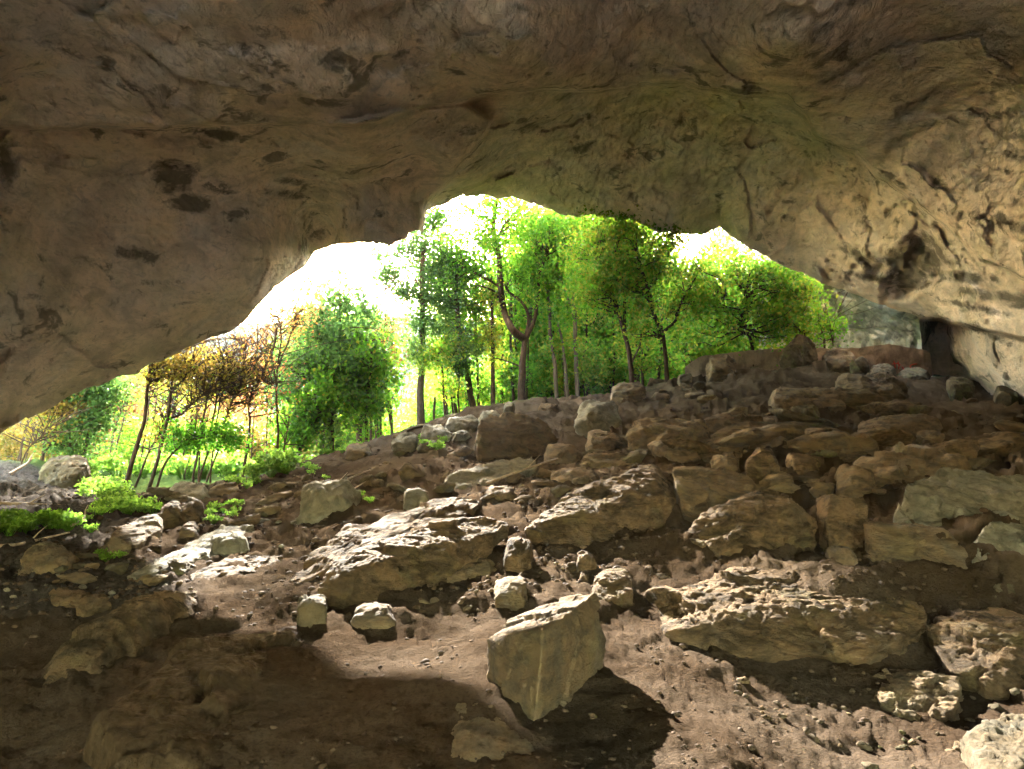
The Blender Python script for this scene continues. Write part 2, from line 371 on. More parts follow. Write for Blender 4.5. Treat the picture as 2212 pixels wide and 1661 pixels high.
POCKET = [(1865,570),(1930,520),(1985,488),(2040,530),(2065,575),(2075,605),(2000,640),(1900,640)]
LEDGE = [(1430,285),(1560,290),(1700,296),(1760,300),(1880,340),(1885,375),(1560,300),(1560,345),(1430,330)]

def shell_R(D):
    lr = rbf_eval(SM, D)
    fw = D[:, 1] * cp + D[:, 2] * sp
    ok = fw > .25
    px = np.where(ok, CX + F * D[:, 0] / np.maximum(fw, .25), 9e3); py = np.where(ok, CY - F * (-D[:, 1] * sp + D[:, 2] * cp) / np.maximum(fw, .25), -9e3)
    pp = D * 9
    wx = px + 14 * fbm(pp * 2.2, 4); wy = py + 9 * fbm(pp * 2.2 + 40, 4)
    R = np.exp(lr)
    s = poly_sd(wx, wy, LOBE_A); amt = .095 + .20 * np.exp(-((px - 1450) / 420) ** 2) + .03 * np.exp(-((px - 900) / 200) ** 2)
    R *= 1 - np.where(ok, amt * sstep(-6, 6, s) * sstep(320, 0, s), 0)
    s = poly_sd(wx, wy, LOBE_B)
    R *= 1 - np.where(ok, .13 * sstep(-8, 8, s) * sstep(260, 0, s) * sstep(560, 800, px), 0)
    s = poly_sd(px, py, BELOW_C); R *= 1 + np.where(ok, .22 * sstep(-3, 6, s), 0)
    s = poly_sd(wx + 1.5 * (wx - px), wy + (wy - py), CLEFT); R *= 1 + np.where(ok, .3 * sstep(-4, 26, s), 0)
    s = poly_sd(wx + 2 * (wx - px), wy + 2 * (wy - py), POCKET); R *= 1 + np.where(ok, .05 * sstep(-6, 40, s), 0)
    # relief in metres, sampled in world space (beds run across the view)
    W = D * R[:, None]
    WN = W * np.array([.55, .9, .6])
    big = fbm(W * .2, 3)
    WW = warp(W, .35, .6)
    sl = np.array([.42, .24, .45])
    pits = sstep(.2, .5, pn(W * np.array([.8, .7, .8]) + 5)) * sstep(-.1, .3, pn(W * .3 + 9))
    disp = .38 * big + .42 * facet(WW * sl, .8) + .17 * facet(warp(W, .12, 2.) * sl * 3.1 + 7, .8) + .11 * facet(warp(W, .05, 4.) * sl * 7. + 3, .9)
    disp += .20 * pits - .10 * np.abs(pn(W * np.array([2.7, 1.4, 2.7]))) + .06 * ridged(W * np.array([2.6, 1.5, 2.8]), 5)
    R = R + disp * sstep(3, 14, R) * .9
    return R, px, py

STAIN_SHADE = [(365,385,55,45,0,.75),(420,440,60,25,8,.8),(300,548,70,22,5,.8),(480,292,60,16,5,.7),(450,320,30,35,-40,.6),(615,420,70,14,4,.7),(640,392,60,12,8,.6),(160,558,70,20,12,.55),(15,370,28,70,0,.6),(370,545,20,20,0,.5),
 (480,412,45,10,5,.55),(700,360,40,8,0,.5),(1140,275,55,22,-8,.6),(1240,322,55,14,-14,.65),(1470,265,40,25,0,.5),(1050,350,70,10,-15,.5),(960,290,95,40,20,.42),(1900,605,95,14,12,.8),(1985,560,75,62,0,.95),(1960,610,80,30,0,.8),
 (2090,600,70,16,5,.9),(2160,640,120,14,10,.8),(2110,665,110,10,12,.7),(1780,330,80,35,10,.5),(1860,560,14,60,-50,.7),(1820,540,10,55,-52,.6),(1790,520,10,45,-50,.5),(2025,720,36,45,0,1.),(2050,790,30,50,-25,1.),(2200,660,60,10,8,.7),  # full-strength blobs inside the cleft paint its shade
 (880,150,12,55,-30,.6),(1550,450,10,40,0,.6),(1500,440,35,6,0,.5),(500,190,60,9,8,.5),(260,150,60,12,8,.4),(560,70,45,30,0,.35),(150,720,60,8,-8,.5),(80,640,40,12,0,.45),(470,500,60,10,5,.5),(1120,20,60,20,20,.5),
 (720,130,60,25,0,.4),(1900,160,80,20,0,.3),(2130,720,90,10,25,.7),(680,690,10,10,0,.4),(560,560,40,8,0,.5),(340,610,60,10,0,.45),(420,650,80,8,-8,.4),(1540,510,15,30,0,.5),(2150,480,90,26,14,.5),(2060,420,80,18,32,.45),(2190,330,80,22,6,.4),(1700,470,60,12,20,.45),(2180,560,70,20,8,.5),(1850,470,70,14,38,.45),(1760,610,50,10,22,.5)]  # late ones on the right wall darken it against the rear skylight
def build_shell():
    lip_az = []; lip_el = []
    for px, py, Y in LIP:
        q = ray(px, py); lip_az.append(math.atan2(q[0], q[1])); lip_el.append(math.atan2(q[2], math.hypot(q[0], q[1])))
    def az_of(px, py): q = ray(px, py); return math.atan2(q[0], q[1])
    low = math.radians(-14)
    xa = [lip_az[0] - .25] + lip_az + [az_of(1992, 760), az_of(2000, 800), az_of(2008, 900)]
    q = [ray(1992, 760), ray(2000, 810)]
    ya = [low] + lip_el + [math.atan2(a[2], math.hypot(a[0], a[1])) for a in q] + [low]
    az = np.concatenate([np.linspace(-PI, math.radians(-44), 70)[:-1], np.linspace(math.radians(-44), math.radians(42), 760), np.linspace(math.radians(42), PI, 70)[1:]])
    em = np.interp(az, xa, ya)
    em = em + (.0045 * fbm(np.stack([az * 26, az * 0, az * 0 + 3], 1), 5) + .003 * facet(np.stack([az * 45, az * 0, az * 0], 1), 1.)) * (az > -.7) * (az < .62)
    # unseen opening added behind the viewer so skylight fills the hall
    bk = sstep(math.radians(122), math.radians(136), np.abs(az)); em = em * (1 - bk) + bk * (math.radians(15) + .03 * fbm(np.stack([az * 6, az * 0, az * 0], 1), 4))
    emax = math.radians(38)
    el = np.concatenate([np.linspace(low, math.radians(-3), 30)[:-1], np.linspace(math.radians(-3), emax, 350), np.linspace(emax, math.radians(89.9), 24)[1:]])
    E = np.repeat(el[:, None], len(az), 1); A = np.broadcast_to(az, E.shape)
    first = np.clip(np.searchsorted(el, em + 1e-6) - 1, 0, None)            # row just under the lip is moved onto it
    E[first, np.arange(len(az))] = np.maximum(em, el[0])
    valid = np.arange(len(el))[:, None] >= first[None]
    D = np.stack([np.sin(A) * np.cos(E), np.cos(A) * np.cos(E), np.sin(E)], -1).reshape(-1, 3)
    R, px, py = shell_R(D)
    st = np.zeros(len(R)); 
    for (x, y, rx, ry, an, s) in STAIN_SHADE:
        c, s_ = math.cos(math.radians(an)), math.sin(math.radians(an))
        dx = px - x; dy = py - y; u = (dx * c + dy * s_) / rx; v = (-dx * s_ + dy * c) / ry
        st = np.maximum(st, s * np.exp(-(u * u + v * v) * .9))  # mask holds real stains together with the painted shade
    # drip streaks on the right flank
    V = D * R[:, None]; V[:, 2] += EYE
    n, m = E.shape
    i = np.arange(n - 1)[:, None] * m + np.arange(m - 1)[None]
    f = np.stack([i, i + m, i + m + 1, i + 1], -1).reshape(-1, 4)
    f = f[valid.ravel()[f].all(1)]
    # outer skin of the mountain: rises from the lip and closes over the top
    Ro = R.reshape(n, m); k = 22; ov = []; lipR = Ro[first, np.arange(m)]; lipi = first * m + np.arange(m)
    for j in range(1, k + 1):
        t = j / k
        e = em + (math.radians(89.9) - em) * (t ** 1.4)
        Rl = lipR * (1 + .03 * min(j, 3)) + 9 * t + 1.2 * t
        e = e + .02 * (j == 1)
        ov.append(np.stack([np.sin(az) * np.cos(e) * Rl, np.cos(az) * np.cos(e) * Rl, np.sin(e) * Rl + EYE], 1))
    base = len(V); ov = np.concatenate(ov); 
    idx = np.concatenate([lipi[None], base + np.arange(k * m).reshape(k, m)])
    g = np.stack([idx[:-1, :-1], idx[:-1, 1:], idx[1:, 1:], idx[1:, :-1]], -1).reshape(-1, 4)
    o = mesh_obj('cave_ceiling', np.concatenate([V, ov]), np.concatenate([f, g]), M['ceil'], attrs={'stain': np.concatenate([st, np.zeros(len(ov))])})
    tag(o, kind='structure')
build_shell()

def build_cliff():
    # pale rock wall outside the right end of the arch
    u = np.linspace(1640, 2140, 260); v = np.linspace(520, 900, 200)
    U, Vv = np.meshgrid(u, v); px = U.ravel(); py = Vv.ravel()
    Y = 44 - 7 * sstep(1700, 2080, px) - 5 * sstep(760, 560, py)
    a = (px - CX) / F; b = (CY - py) / F
    d = np.stack([a, cp - b * sp, sp + b * cp], 1); W = d * (Y / d[:, 1])[:, None]
    n = .9 * fbm(W * np.array([.3, .3, .15]), 5) + .35 * ridged(W * np.array([.7, .7, .3]), 4)
    W = W * (1 + n / 44)[:, None]; W[:, 2] += EYE
    st = .6 * sstep(.05, .5, fbm(np.stack([px * .03 + py * .012, py * .006, 0 * px], 1), 3))
    m = len(u); k = len(v); i = np.arange(k - 1)[:, None] * m + np.arange(m - 1)[None]
    f = np.stack([i, i + m, i + m + 1, i + 1], -1).reshape(-1, 4)
    B = W + np.array([2., 6., 0]); off = len(W)
    g = f[:, ::-1] + off
    edge = np.concatenate([np.arange(m), np.arange(1, k) * m + m - 1, (k - 1) * m + np.arange(m - 1)[::-1], np.arange(k - 2, 0, -1) * m])
    e2 = np.roll(edge, -1); h = np.stack([edge, edge + off, e2 + off, e2], 1)
    o = mesh_obj('cliff', np.concatenate([W, B]), np.concatenate([f, g, h]), M['cliff'], attrs={'stain': np.concatenate([st, st])})
    tag(o, kind='structure')
build_cliff()

# ---------------------------------------------------------------- rocks
def ico(sub):
    bm = bmesh.new(); bmesh.ops.create_icosphere(bm, subdivisions=sub, radius=1)
    v = np.array([x.co[:] for x in bm.verts]); f = np.array([[q.index for q in p.verts] for p in bm.faces]); bm.free(); return v, f
ICO = {}
def get_ico(s):
    if s not in ICO: ICO[s] = ico(s)
    return ICO[s]
def hull_planes(pts):
    bm = bmesh.new()
    for p in pts: bm.verts.new(p)
    bmesh.ops.convex_hull(bm, input=bm.verts)
    bm.normal_update()
    N_ = []; O_ = []
    for f in bm.faces:
        if f.calc_area() < 1e-6: continue
        n = np.array(f.normal[:]); p = np.array(f.verts[0].co[:]); o = n @ p
        if o < 0: n, o = -n, -o
        N_.append(n); O_.append(max(o, .04))
    bm.free(); return np.array(N_), np.array(O_)
def rock_verts(W, sub, amp=1., seed=0, sharp=26, cuts=6, bed=None):
    sharp = sharp * 2.6; cuts = cuts * 2 + 4
    rs = np.random.RandomState(seed)
    c = W.mean(0); ev, ax = np.linalg.eigh(np.cov((W - c).T)); A = W @ ax
    lo, hi = A.min(0), A.max(0); ca = (lo + hi) / 2 * .6 + A.mean(0) * .4; sc = np.maximum((hi - lo) / 2, .02)
    Q = (A - ca) / sc
    n, o = hull_planes(Q)
    for _ in range(cuts):
        d = rs.normal(size=3); d /= np.linalg.norm(d)
        t = 1 / np.max((n @ d) / o)
        n = np.vstack([n, d]); o = np.append(o, t * rs.uniform(.92, .99))
    D, f = get_ico(sub)
    k = np.maximum(D @ n.T / o[None], 1e-6); mx = k.max(1)
    r = 1 / (mx * ((k / mx[:, None]) ** sharp).sum(1) ** (1 / sharp))
    U = D * r[:, None]; ul, uh = U.min(0), U.max(0); tl, th = (lo - ca) / sc, (hi - ca) / sc
    U = (U - (ul + uh) / 2) / (uh - ul) * (th - tl) * .985 + (tl + th) / 2
    V = (U * sc + ca) @ ax.T
    size = float(np.prod(sc) ** (1 / 3))
    nd = D / sc; nd /= np.linalg.norm(nd, axis=1)[:, None]; nd = nd @ ax.T
    s = V + seed * 3.7
    if bed is None: bed = np.array([.12, .06, 1.]) + rs.normal(size=3) * .12
    bed = bed / np.linalg.norm(bed)
    h = (V @ bed) / size * 1.8 + .55 * fbm(s / size * .8, 3)
    aniso = s - np.outer(s @ bed, bed) * -.9
    u = s / size; dsp = .05 + .05 * fbm(u * .9, 4) + .14 * facet(warp(u, .12, 1.5) * .95, .7) + .055 * facet(warp(u, .06, 3.) * 2.9 + 3, .8) + .024 * facet(u * 7.5, .9) + .014 * (saw(h * 1.7) - .5) + .009 * (ridged(aniso / size * 7, 4) - .5)
    if sub >= 5: dsp += .005 * ridged(aniso / size * 19, 3)
    V = V + nd * (dsp * size * amp)[:, None]
    return V, f
_YS = np.exp(np.linspace(math.log(2.6), math.log(45), 260))
def hit(px, py):
    x = (px - CX) / F * _YS; g = ground_h(x, _YS); _, q = to_px(x, _YS, g)
    k = np.nonzero(q <= py)[0]
    return None if len(k) == 0 else float(_YS[k[0]])
def add_rock(name, label, pts, mat='rock', sub=6, amp=1., seed=0, sharp=26, cuts=6, sink=.12, cat='boulder', group=None, bed=None, foot=.85, fix=True):
    b = max(pts, key=lambda p: p[1]); h = hit(b[0], min(b[1], 1655)) if fix else None
    if h and b[1] < 1600 and .6 < h / b[2] < 1.6: pts = [(p[0], p[1], p[2] * h / b[2]) for p in pts]
    W = np.array([P(*p) for p in pts])
    # unseen underside: the same footprint let down into the ground
    z0 = W[:, 2].min(); lowp = W.copy(); g = ground_h(W[:, 0], W[:, 1], False)
    lowp[:, 2] = np.minimum(np.minimum(g - sink, W[:, 2] - .02), W[:, 2])
    cen = (W[np.argmin(W[:, 2])] + W.mean(0)) / 2
    lowp[:, :2] = cen[:2] + (lowp[:, :2] - cen[:2]) * foot
    if foot > .01: W = np.vstack([W, lowp])
    V, f = rock_verts(W, sub, amp, seed, sharp, cuts, bed)
    vx, vy = to_px(V[:, 0], V[:, 1], V[:, 2]); ax_ = [p[0] for p in pts]; yc = V[:, 1].mean()
    k = (max(ax_) - min(ax_)) / (vx.max() - vx.min()); xc = V[:, 0].mean(); V[:, 0] = xc + (V[:, 0] - xc) * min(max(k, .8), 1.25)
    vx, vy = to_px(V[:, 0], V[:, 1], V[:, 2])
    V[:, 0] += ((max(ax_) + min(ax_)) - (vx.max() + vx.min())) / 2 / F * yc
    V[:, 2] -= (min(p[1] for p in pts) - vy.min()) / F * yc
    base = np.array([V[:, 0].mean(), V[:, 1].mean(), V[:, 2].min()])
    o = mesh_obj(name, V - base, f, M[mat]); o.location = base
    return tag(o, label, cat, group)
def box_rock(name, label, b, Y, dep, mat='rock_warm', sub=5, seed=0, cat='boulder', group=None, amp=1., tilt=0., sink=.12, cuts=9):
    """rock filling the picture rectangle b = x0,y0,x1,y1 at distance Y with depth dep"""
    x0, y0, x1, y1 = b; rs = np.random.RandomState(seed + 100)
    pts = []
    for fy, yy in ((0, y1), (.0, (y0 + y1) / 2), (.35, y0 + .12 * (y1 - y0)), (.8, y0), (1, y0 + .3 * (y1 - y0))):
        for fx in (0, .33, .66, 1):
            ins = rs.uniform(0, .14) + (.10 if fy > .3 else 0)
            x = x0 + (x1 - x0) * (ins if fx == 0 else 1 - ins if fx == 1 else fx + rs.uniform(-.1, .1))
            y = yy + (y1 - y0) * rs.uniform(-.08, .08) * (1 if yy < y1 else .3) + tilt * (fx - .5) * (y1 - y0)
            pts.append((x, y, Y + dep * (fy + rs.uniform(-.1, .1))))
    return add_rock(name, label, pts, mat, sub, amp, seed, 22, cuts, sink, cat, group)

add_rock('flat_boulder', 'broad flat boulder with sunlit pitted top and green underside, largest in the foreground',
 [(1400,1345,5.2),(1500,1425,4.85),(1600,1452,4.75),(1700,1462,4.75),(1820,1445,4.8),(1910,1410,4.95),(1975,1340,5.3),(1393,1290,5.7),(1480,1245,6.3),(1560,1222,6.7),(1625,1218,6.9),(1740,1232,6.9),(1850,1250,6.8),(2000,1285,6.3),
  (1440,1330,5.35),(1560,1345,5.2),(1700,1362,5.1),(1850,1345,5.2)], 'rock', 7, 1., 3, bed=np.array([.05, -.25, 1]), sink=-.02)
add_rock('standing_block', 'upright wedge block with flat sloping top casting a long shadow on the dirt',
 [(1140,1640,3.98),(1175,1625,4.08),(1168,1340,4.1),(1042,1354,4.55),(1040,1510,4.55),(1085,1590,4.25),(1277,1281,4.9),(1310,1368,4.8),(1300,1490,4.8),(1222,1570,4.35),(1185,1294,5.35),(1120,1310,5.2),(1240,1282,5.2),
  (1150,1460,5.2),(1250,1440,5.2),(1110,1490,4.9)], 'rock_warm', 7, .6, 5, sharp=34, cuts=0, bed=np.array([.8,.2,.25]), foot=0)
add_rock('jagged_ledge', 'jagged sunlit ledge rising right behind the upright wedge block',
 [(1140,1234,6.1),(1192,1238,6.2),(1235,1262,5.9),(1290,1292,5.3),(1165,1300,5.25),(1148,1270,5.6),(1200,1300,5.2)], 'rock', 6, 1.2, 8)
add_rock('long_boulder', 'long leaning boulder with a dark left end and sunlit ridged top',
 [(683,1228,6.9),(690,1300,6.6),(760,1316,6.5),(850,1302,6.6),(925,1266,7.0),(1000,1225,7.4),(1060,1178,8.0),(1099,1137,8.4),(780,1200,6.95),(700,1212,7.1),(900,1178,7.3),(1010,1118,8.7),(860,1152,8.3),(1066,1116,8.9),(1000,1160,7.7)], 'rock', 7, .9, 12, bed=np.array([-.25,-.15,1]), sink=-.03)
add_rock('long_rock', 'long pale slab lying behind the dark ended leaning boulder',
 [(640,1262,7.4),(625,1237,7.8),(700,1170,8.9),(860,1106,10.4),(950,1082,11),(1030,1074,11.2),(1036,1092,10.6),(1000,1112,9.9),(850,1165,8.5),(700,1232,7.7),(760,1150,9.1)], 'rock', 6, .9, 14, bed=np.array([-.25,-.1,1]))
add_rock('lumpy_boulder', 'yellowish lumpy boulder at the left end of the long pale slab',
 [(690,1222,7.5),(700,1170,8.0),(742,1133,8.6),(800,1130,8.5),(815,1150,8.1),(765,1195,7.5),(720,1215,7.45)], 'rock', 6, 1., 15)
add_rock('pale_boulder', 'large pale boulder with a dark gap beneath it, middle of the slope',
 [(1130,1142,8.5),(1150,1166,8.3),(1230,1181,8.2),(1330,1158,8.4),(1420,1122,8.8),(1463,1070,9.2),(1458,1035,9.5),(1440,1003,10.2),(1350,1008,10.5),(1220,1046,9.8),(1160,1092,9.1),(1250,1105,8.6),(1400,1062,8.95)], 'rock', 7, .9, 21, sink=-.05, bed=np.array([-.2,-.25,1]))
add_rock('layered_outcrop', 'thin layered outcrop running right from behind the large pale boulder',
 [(1450,1006,11.3),(1550,1015,11.3),(1655,1055,10.8),(1640,1085,9.8),(1550,1130,9.2),(1470,1120,9.1),(1450,1060,9.7)], 'rock_warm', 6, 1., 22, bed=np.array([.12,-.05,1]))
add_rock('rounded_boulder', 'rounded boulder with pale left face and shaded right side beside a small notched block',
 [(1477,1137,7.9),(1520,1092,8.2),(1640,1064,8.3),(1710,1068,8.6),(1768,1122,8.1),(1768,1180,7.75),(1690,1197,7.55),(1600,1204,7.35),(1535,1172,7.55),(1700,1075,8.0),(1650,1060,9.2)], 'rock', 7, .9, 25, cuts=3)
add_rock('notched_block', 'small upright block with notched top between the rounded boulder and the grey boulder',
 [(1766,1074,8.05),(1770,1150,7.7),(1800,1177,7.6),(1870,1182,7.6),(1882,1120,7.8),(1880,1072,8.1),(1784,1067,8.6),(1872,1072,8.6)], 'rock', 6, .9, 27, sharp=40, cuts=2)
add_rock('angular_block', 'brown angular block with straight cracked top edge, below the grey boulder',
 [(1865,1130,7),(1878,1195,6.75),(1950,1232,6.4),(2060,1266,6.2),(2114,1262,6.3),(2088,1190,6.55),(2040,1147,6.9),(1960,1132,7.05),(1872,1126,7.5),(2045,1140,7.5)], 'rock_warm', 6, .7, 31, sharp=40, cuts=2)
add_rock('grey_boulder', 'large grey pitted boulder at the right edge of the picture',
 [(1930,1116,8.3),(1962,1052,8.7),(1985,1034,9),(2080,1030,9.2),(2112,1011,9.6),(2300,1010,9.8),(2360,1100,8.5),(2360,1170,7.8),(2200,1182,7.6),(2060,1162,7.8),(1980,1130,8.1),(2150,1085,8.2)], 'rock_grey', 7, .9, 33)
add_rock('grey_stone', 'smaller grey stone leaning on the front of the large grey boulder',
 [(2083,1190,7),(2108,1155,7.2),(2170,1130,7.4),(2235,1125,7.4),(2250,1200,6.8),(2150,1225,6.7),(2100,1210,6.85)], 'rock_grey', 6, 1., 35)
add_rock('dark_boulder', 'dark boulder streaked with light near the lower right corner',
 [(2000,1352,5.2),(2050,1320,5.6),(2120,1310,5.8),(2212,1340,5.5),(2300,1400,4.9),(2300,1470,4.5),(2150,1502,4.4),(2060,1455,4.6),(2012,1402,4.9),(2130,1400,4.95)], 'rock', 6, 1.1, 37)
add_rock('brown_rock', 'low brown rock under the right end of the broad flat boulder',
 [(1862,1452,4.75),(1920,1442,4.85),(2050,1478,4.55),(2085,1512,4.3),(2010,1572,4.1),(1905,1520,4.3),(1880,1480,4.5)], 'rock_warm', 6, 1.1, 39)
add_rock('corner_rock', 'dim mossy rock in the lower right corner',
 [(2080,1600,3.9),(2140,1550,4.1),(2230,1540,4.2),(2330,1600,3.8),(2330,1700,3.3),(2120,1680,3.4)], 'rock_dark', 6, 1., 41)
add_rock('tilted_rock', 'golden tilted slab with a black left end in the left foreground',
 [(94,1442,4.65),(100,1502,4.3),(160,1492,4.4),(250,1462,4.6),(345,1412,5.2),(400,1362,5.9),(462,1322,6.4),(468,1296,6.7),(135,1400,4.65),(250,1338,4.95),(380,1295,6.0),(440,1276,6.9),(300,1292,6.3),(200,1345,5.4)], 'rock', 7, .8, 43, bed=np.array([-.25,-.3,1]))
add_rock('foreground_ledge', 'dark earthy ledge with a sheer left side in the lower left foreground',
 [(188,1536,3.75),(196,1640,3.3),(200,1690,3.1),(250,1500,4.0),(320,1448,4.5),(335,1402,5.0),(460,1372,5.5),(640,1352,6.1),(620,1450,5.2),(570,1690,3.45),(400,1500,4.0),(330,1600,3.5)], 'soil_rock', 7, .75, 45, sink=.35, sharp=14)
add_rock('low_mound', 'low rounded rock with a sunlit rim at the bottom centre',
 [(985,1535,3.95),(1040,1514,4.15),(1125,1560,3.9),(1176,1622,3.6),(1170,1650,3.45),(1080,1690,3.2),(955,1640,3.4)], 'rock_warm', 6, .9, 47)
add_rock('round_stone', 'rounded tan stone in the gap between the upright block and the flat boulder',
 [(1274,1268,6.6),(1298,1235,6.9),(1340,1226,7.1),(1366,1250,6.9),(1368,1292,6.4),(1320,1307,6.3),(1280,1295,6.4)], 'rock', 6, .7, 49)
add_rock('cracked_rock', 'cracked tan slab with bright left tip behind the broad flat boulder',
 [(1350,1197,7.4),(1376,1170,7.6),(1500,1178,7.9),(1595,1200,7.5),(1490,1235,6.9),(1405,1285,6.3),(1385,1292,6.2),(1362,1240,6.8)], 'rock', 6, 1.1, 51)
for i, (lab, b, Y, dep, mat, sd) in enumerate([
 ('small greenish stone under the large pale boulder', (1240,1190,1292,1232), 7.1, .25, 'rock', 1),
 ('small upright pale stone left of the rounded tan stone', (1218,1212,1250,1242), 6.9, .18, 'rock', 2),
 ('small tan stone touching the left of the rounded tan stone', (1248,1236,1276,1262), 6.7, .15, 'rock', 3),
 ('flat rectangular stone under the notched block', (1780,1178,1856,1212), 7.0, .35, 'rock_warm', 4),
 ('squarish block wedged at the right end of the long leaning boulder', (1085,1162,1158,1232), 7.3, .5, 'rock', 5),
 ('shelf of brown rock under the long leaning boulder', (965,1205,1085,1262), 7.0, .5, 'rock_warm', 6),
 ('flat dark block at the foot of the long leaning boulder', (755,1303,868,1350), 5.9, .4, 'rock_warm', 7),
 ('black stone beside the dark end of the long leaning boulder', (640,1286,712,1346), 6.1, .5, 'rock_dark', 8),
 ('brown shelf rock left of the upright wedge block', (1060,1240,1150,1310), 6.0, .5, 'rock_warm', 9)]):
    box_rock('stone' if i < 4 else 'rock', lab, b, Y, dep, mat, 5, sd, 'rock' if i > 3 else 'stone')
add_rock('ridge_boulder', 'big pale boulder below the forked tree on the ridge',
 [(1022,955,19),(1058,906,20),(1100,890,21),(1180,892,21),(1208,928,20.8),(1197,970,19.6),(1120,1000,18.5),(1062,1002,18.3),(1032,978,18.6)], 'rock_warm', 6, 1., 53)
add_rock('diagonal_rock', 'long grey slab edge rising diagonally below the big pale ridge boulder',
 [(955,1062,13.6),(985,1003,15),(1015,1000,15.2),(1150,984,16.2),(1162,1000,15.6),(1060,1045,13.9)], 'rock_grey', 6, .9, 55)
add_rock('pyramid_rock', 'dark pyramid shaped rock standing on the right ridge against the leaves',
 [(1683,792,31),(1690,765,31),(1712,738,31.2),(1735,721,31.4),(1748,735,31.4),(1766,768,31.2),(1768,797,31),(1720,796,30.6),(1735,728,32),(1690,770,32.5),(1762,770,32.5)], 'rock_dark', 6, .8, 57, cuts=2)
add_rock('slope_rock', 'long dark grey slab lying down the slope left of the middle',
 [(280,1245,8.9),(330,1215,9.5),(420,1165,11),(500,1132,12.4),(545,1140,12.3),(540,1165,11.3),(440,1205,9.9),(360,1240,9.2),(300,1256,8.7)], 'rock_grey', 6, .9, 59, bed=np.array([-.3,0,1]))
add_rock('sunlit_rock', 'pale ribbed slab on the sunlit dirt left of the long pale slab',
 [(410,1240,8.6),(470,1210,9.2),(590,1198,9.5),(614,1215,9.1),(600,1235,8.7),(500,1262,8.0),(430,1262,8.0)], 'rock', 6, 1.1, 61)
add_rock('sloping_rock', 'smooth brown rock sloping down left beside the pair of stacked boulders',
 [(232,1172,11.2),(270,1135,12.2),(345,1110,13),(350,1150,11.8),(300,1185,10.8)], 'rock_warm', 6, .8, 63)
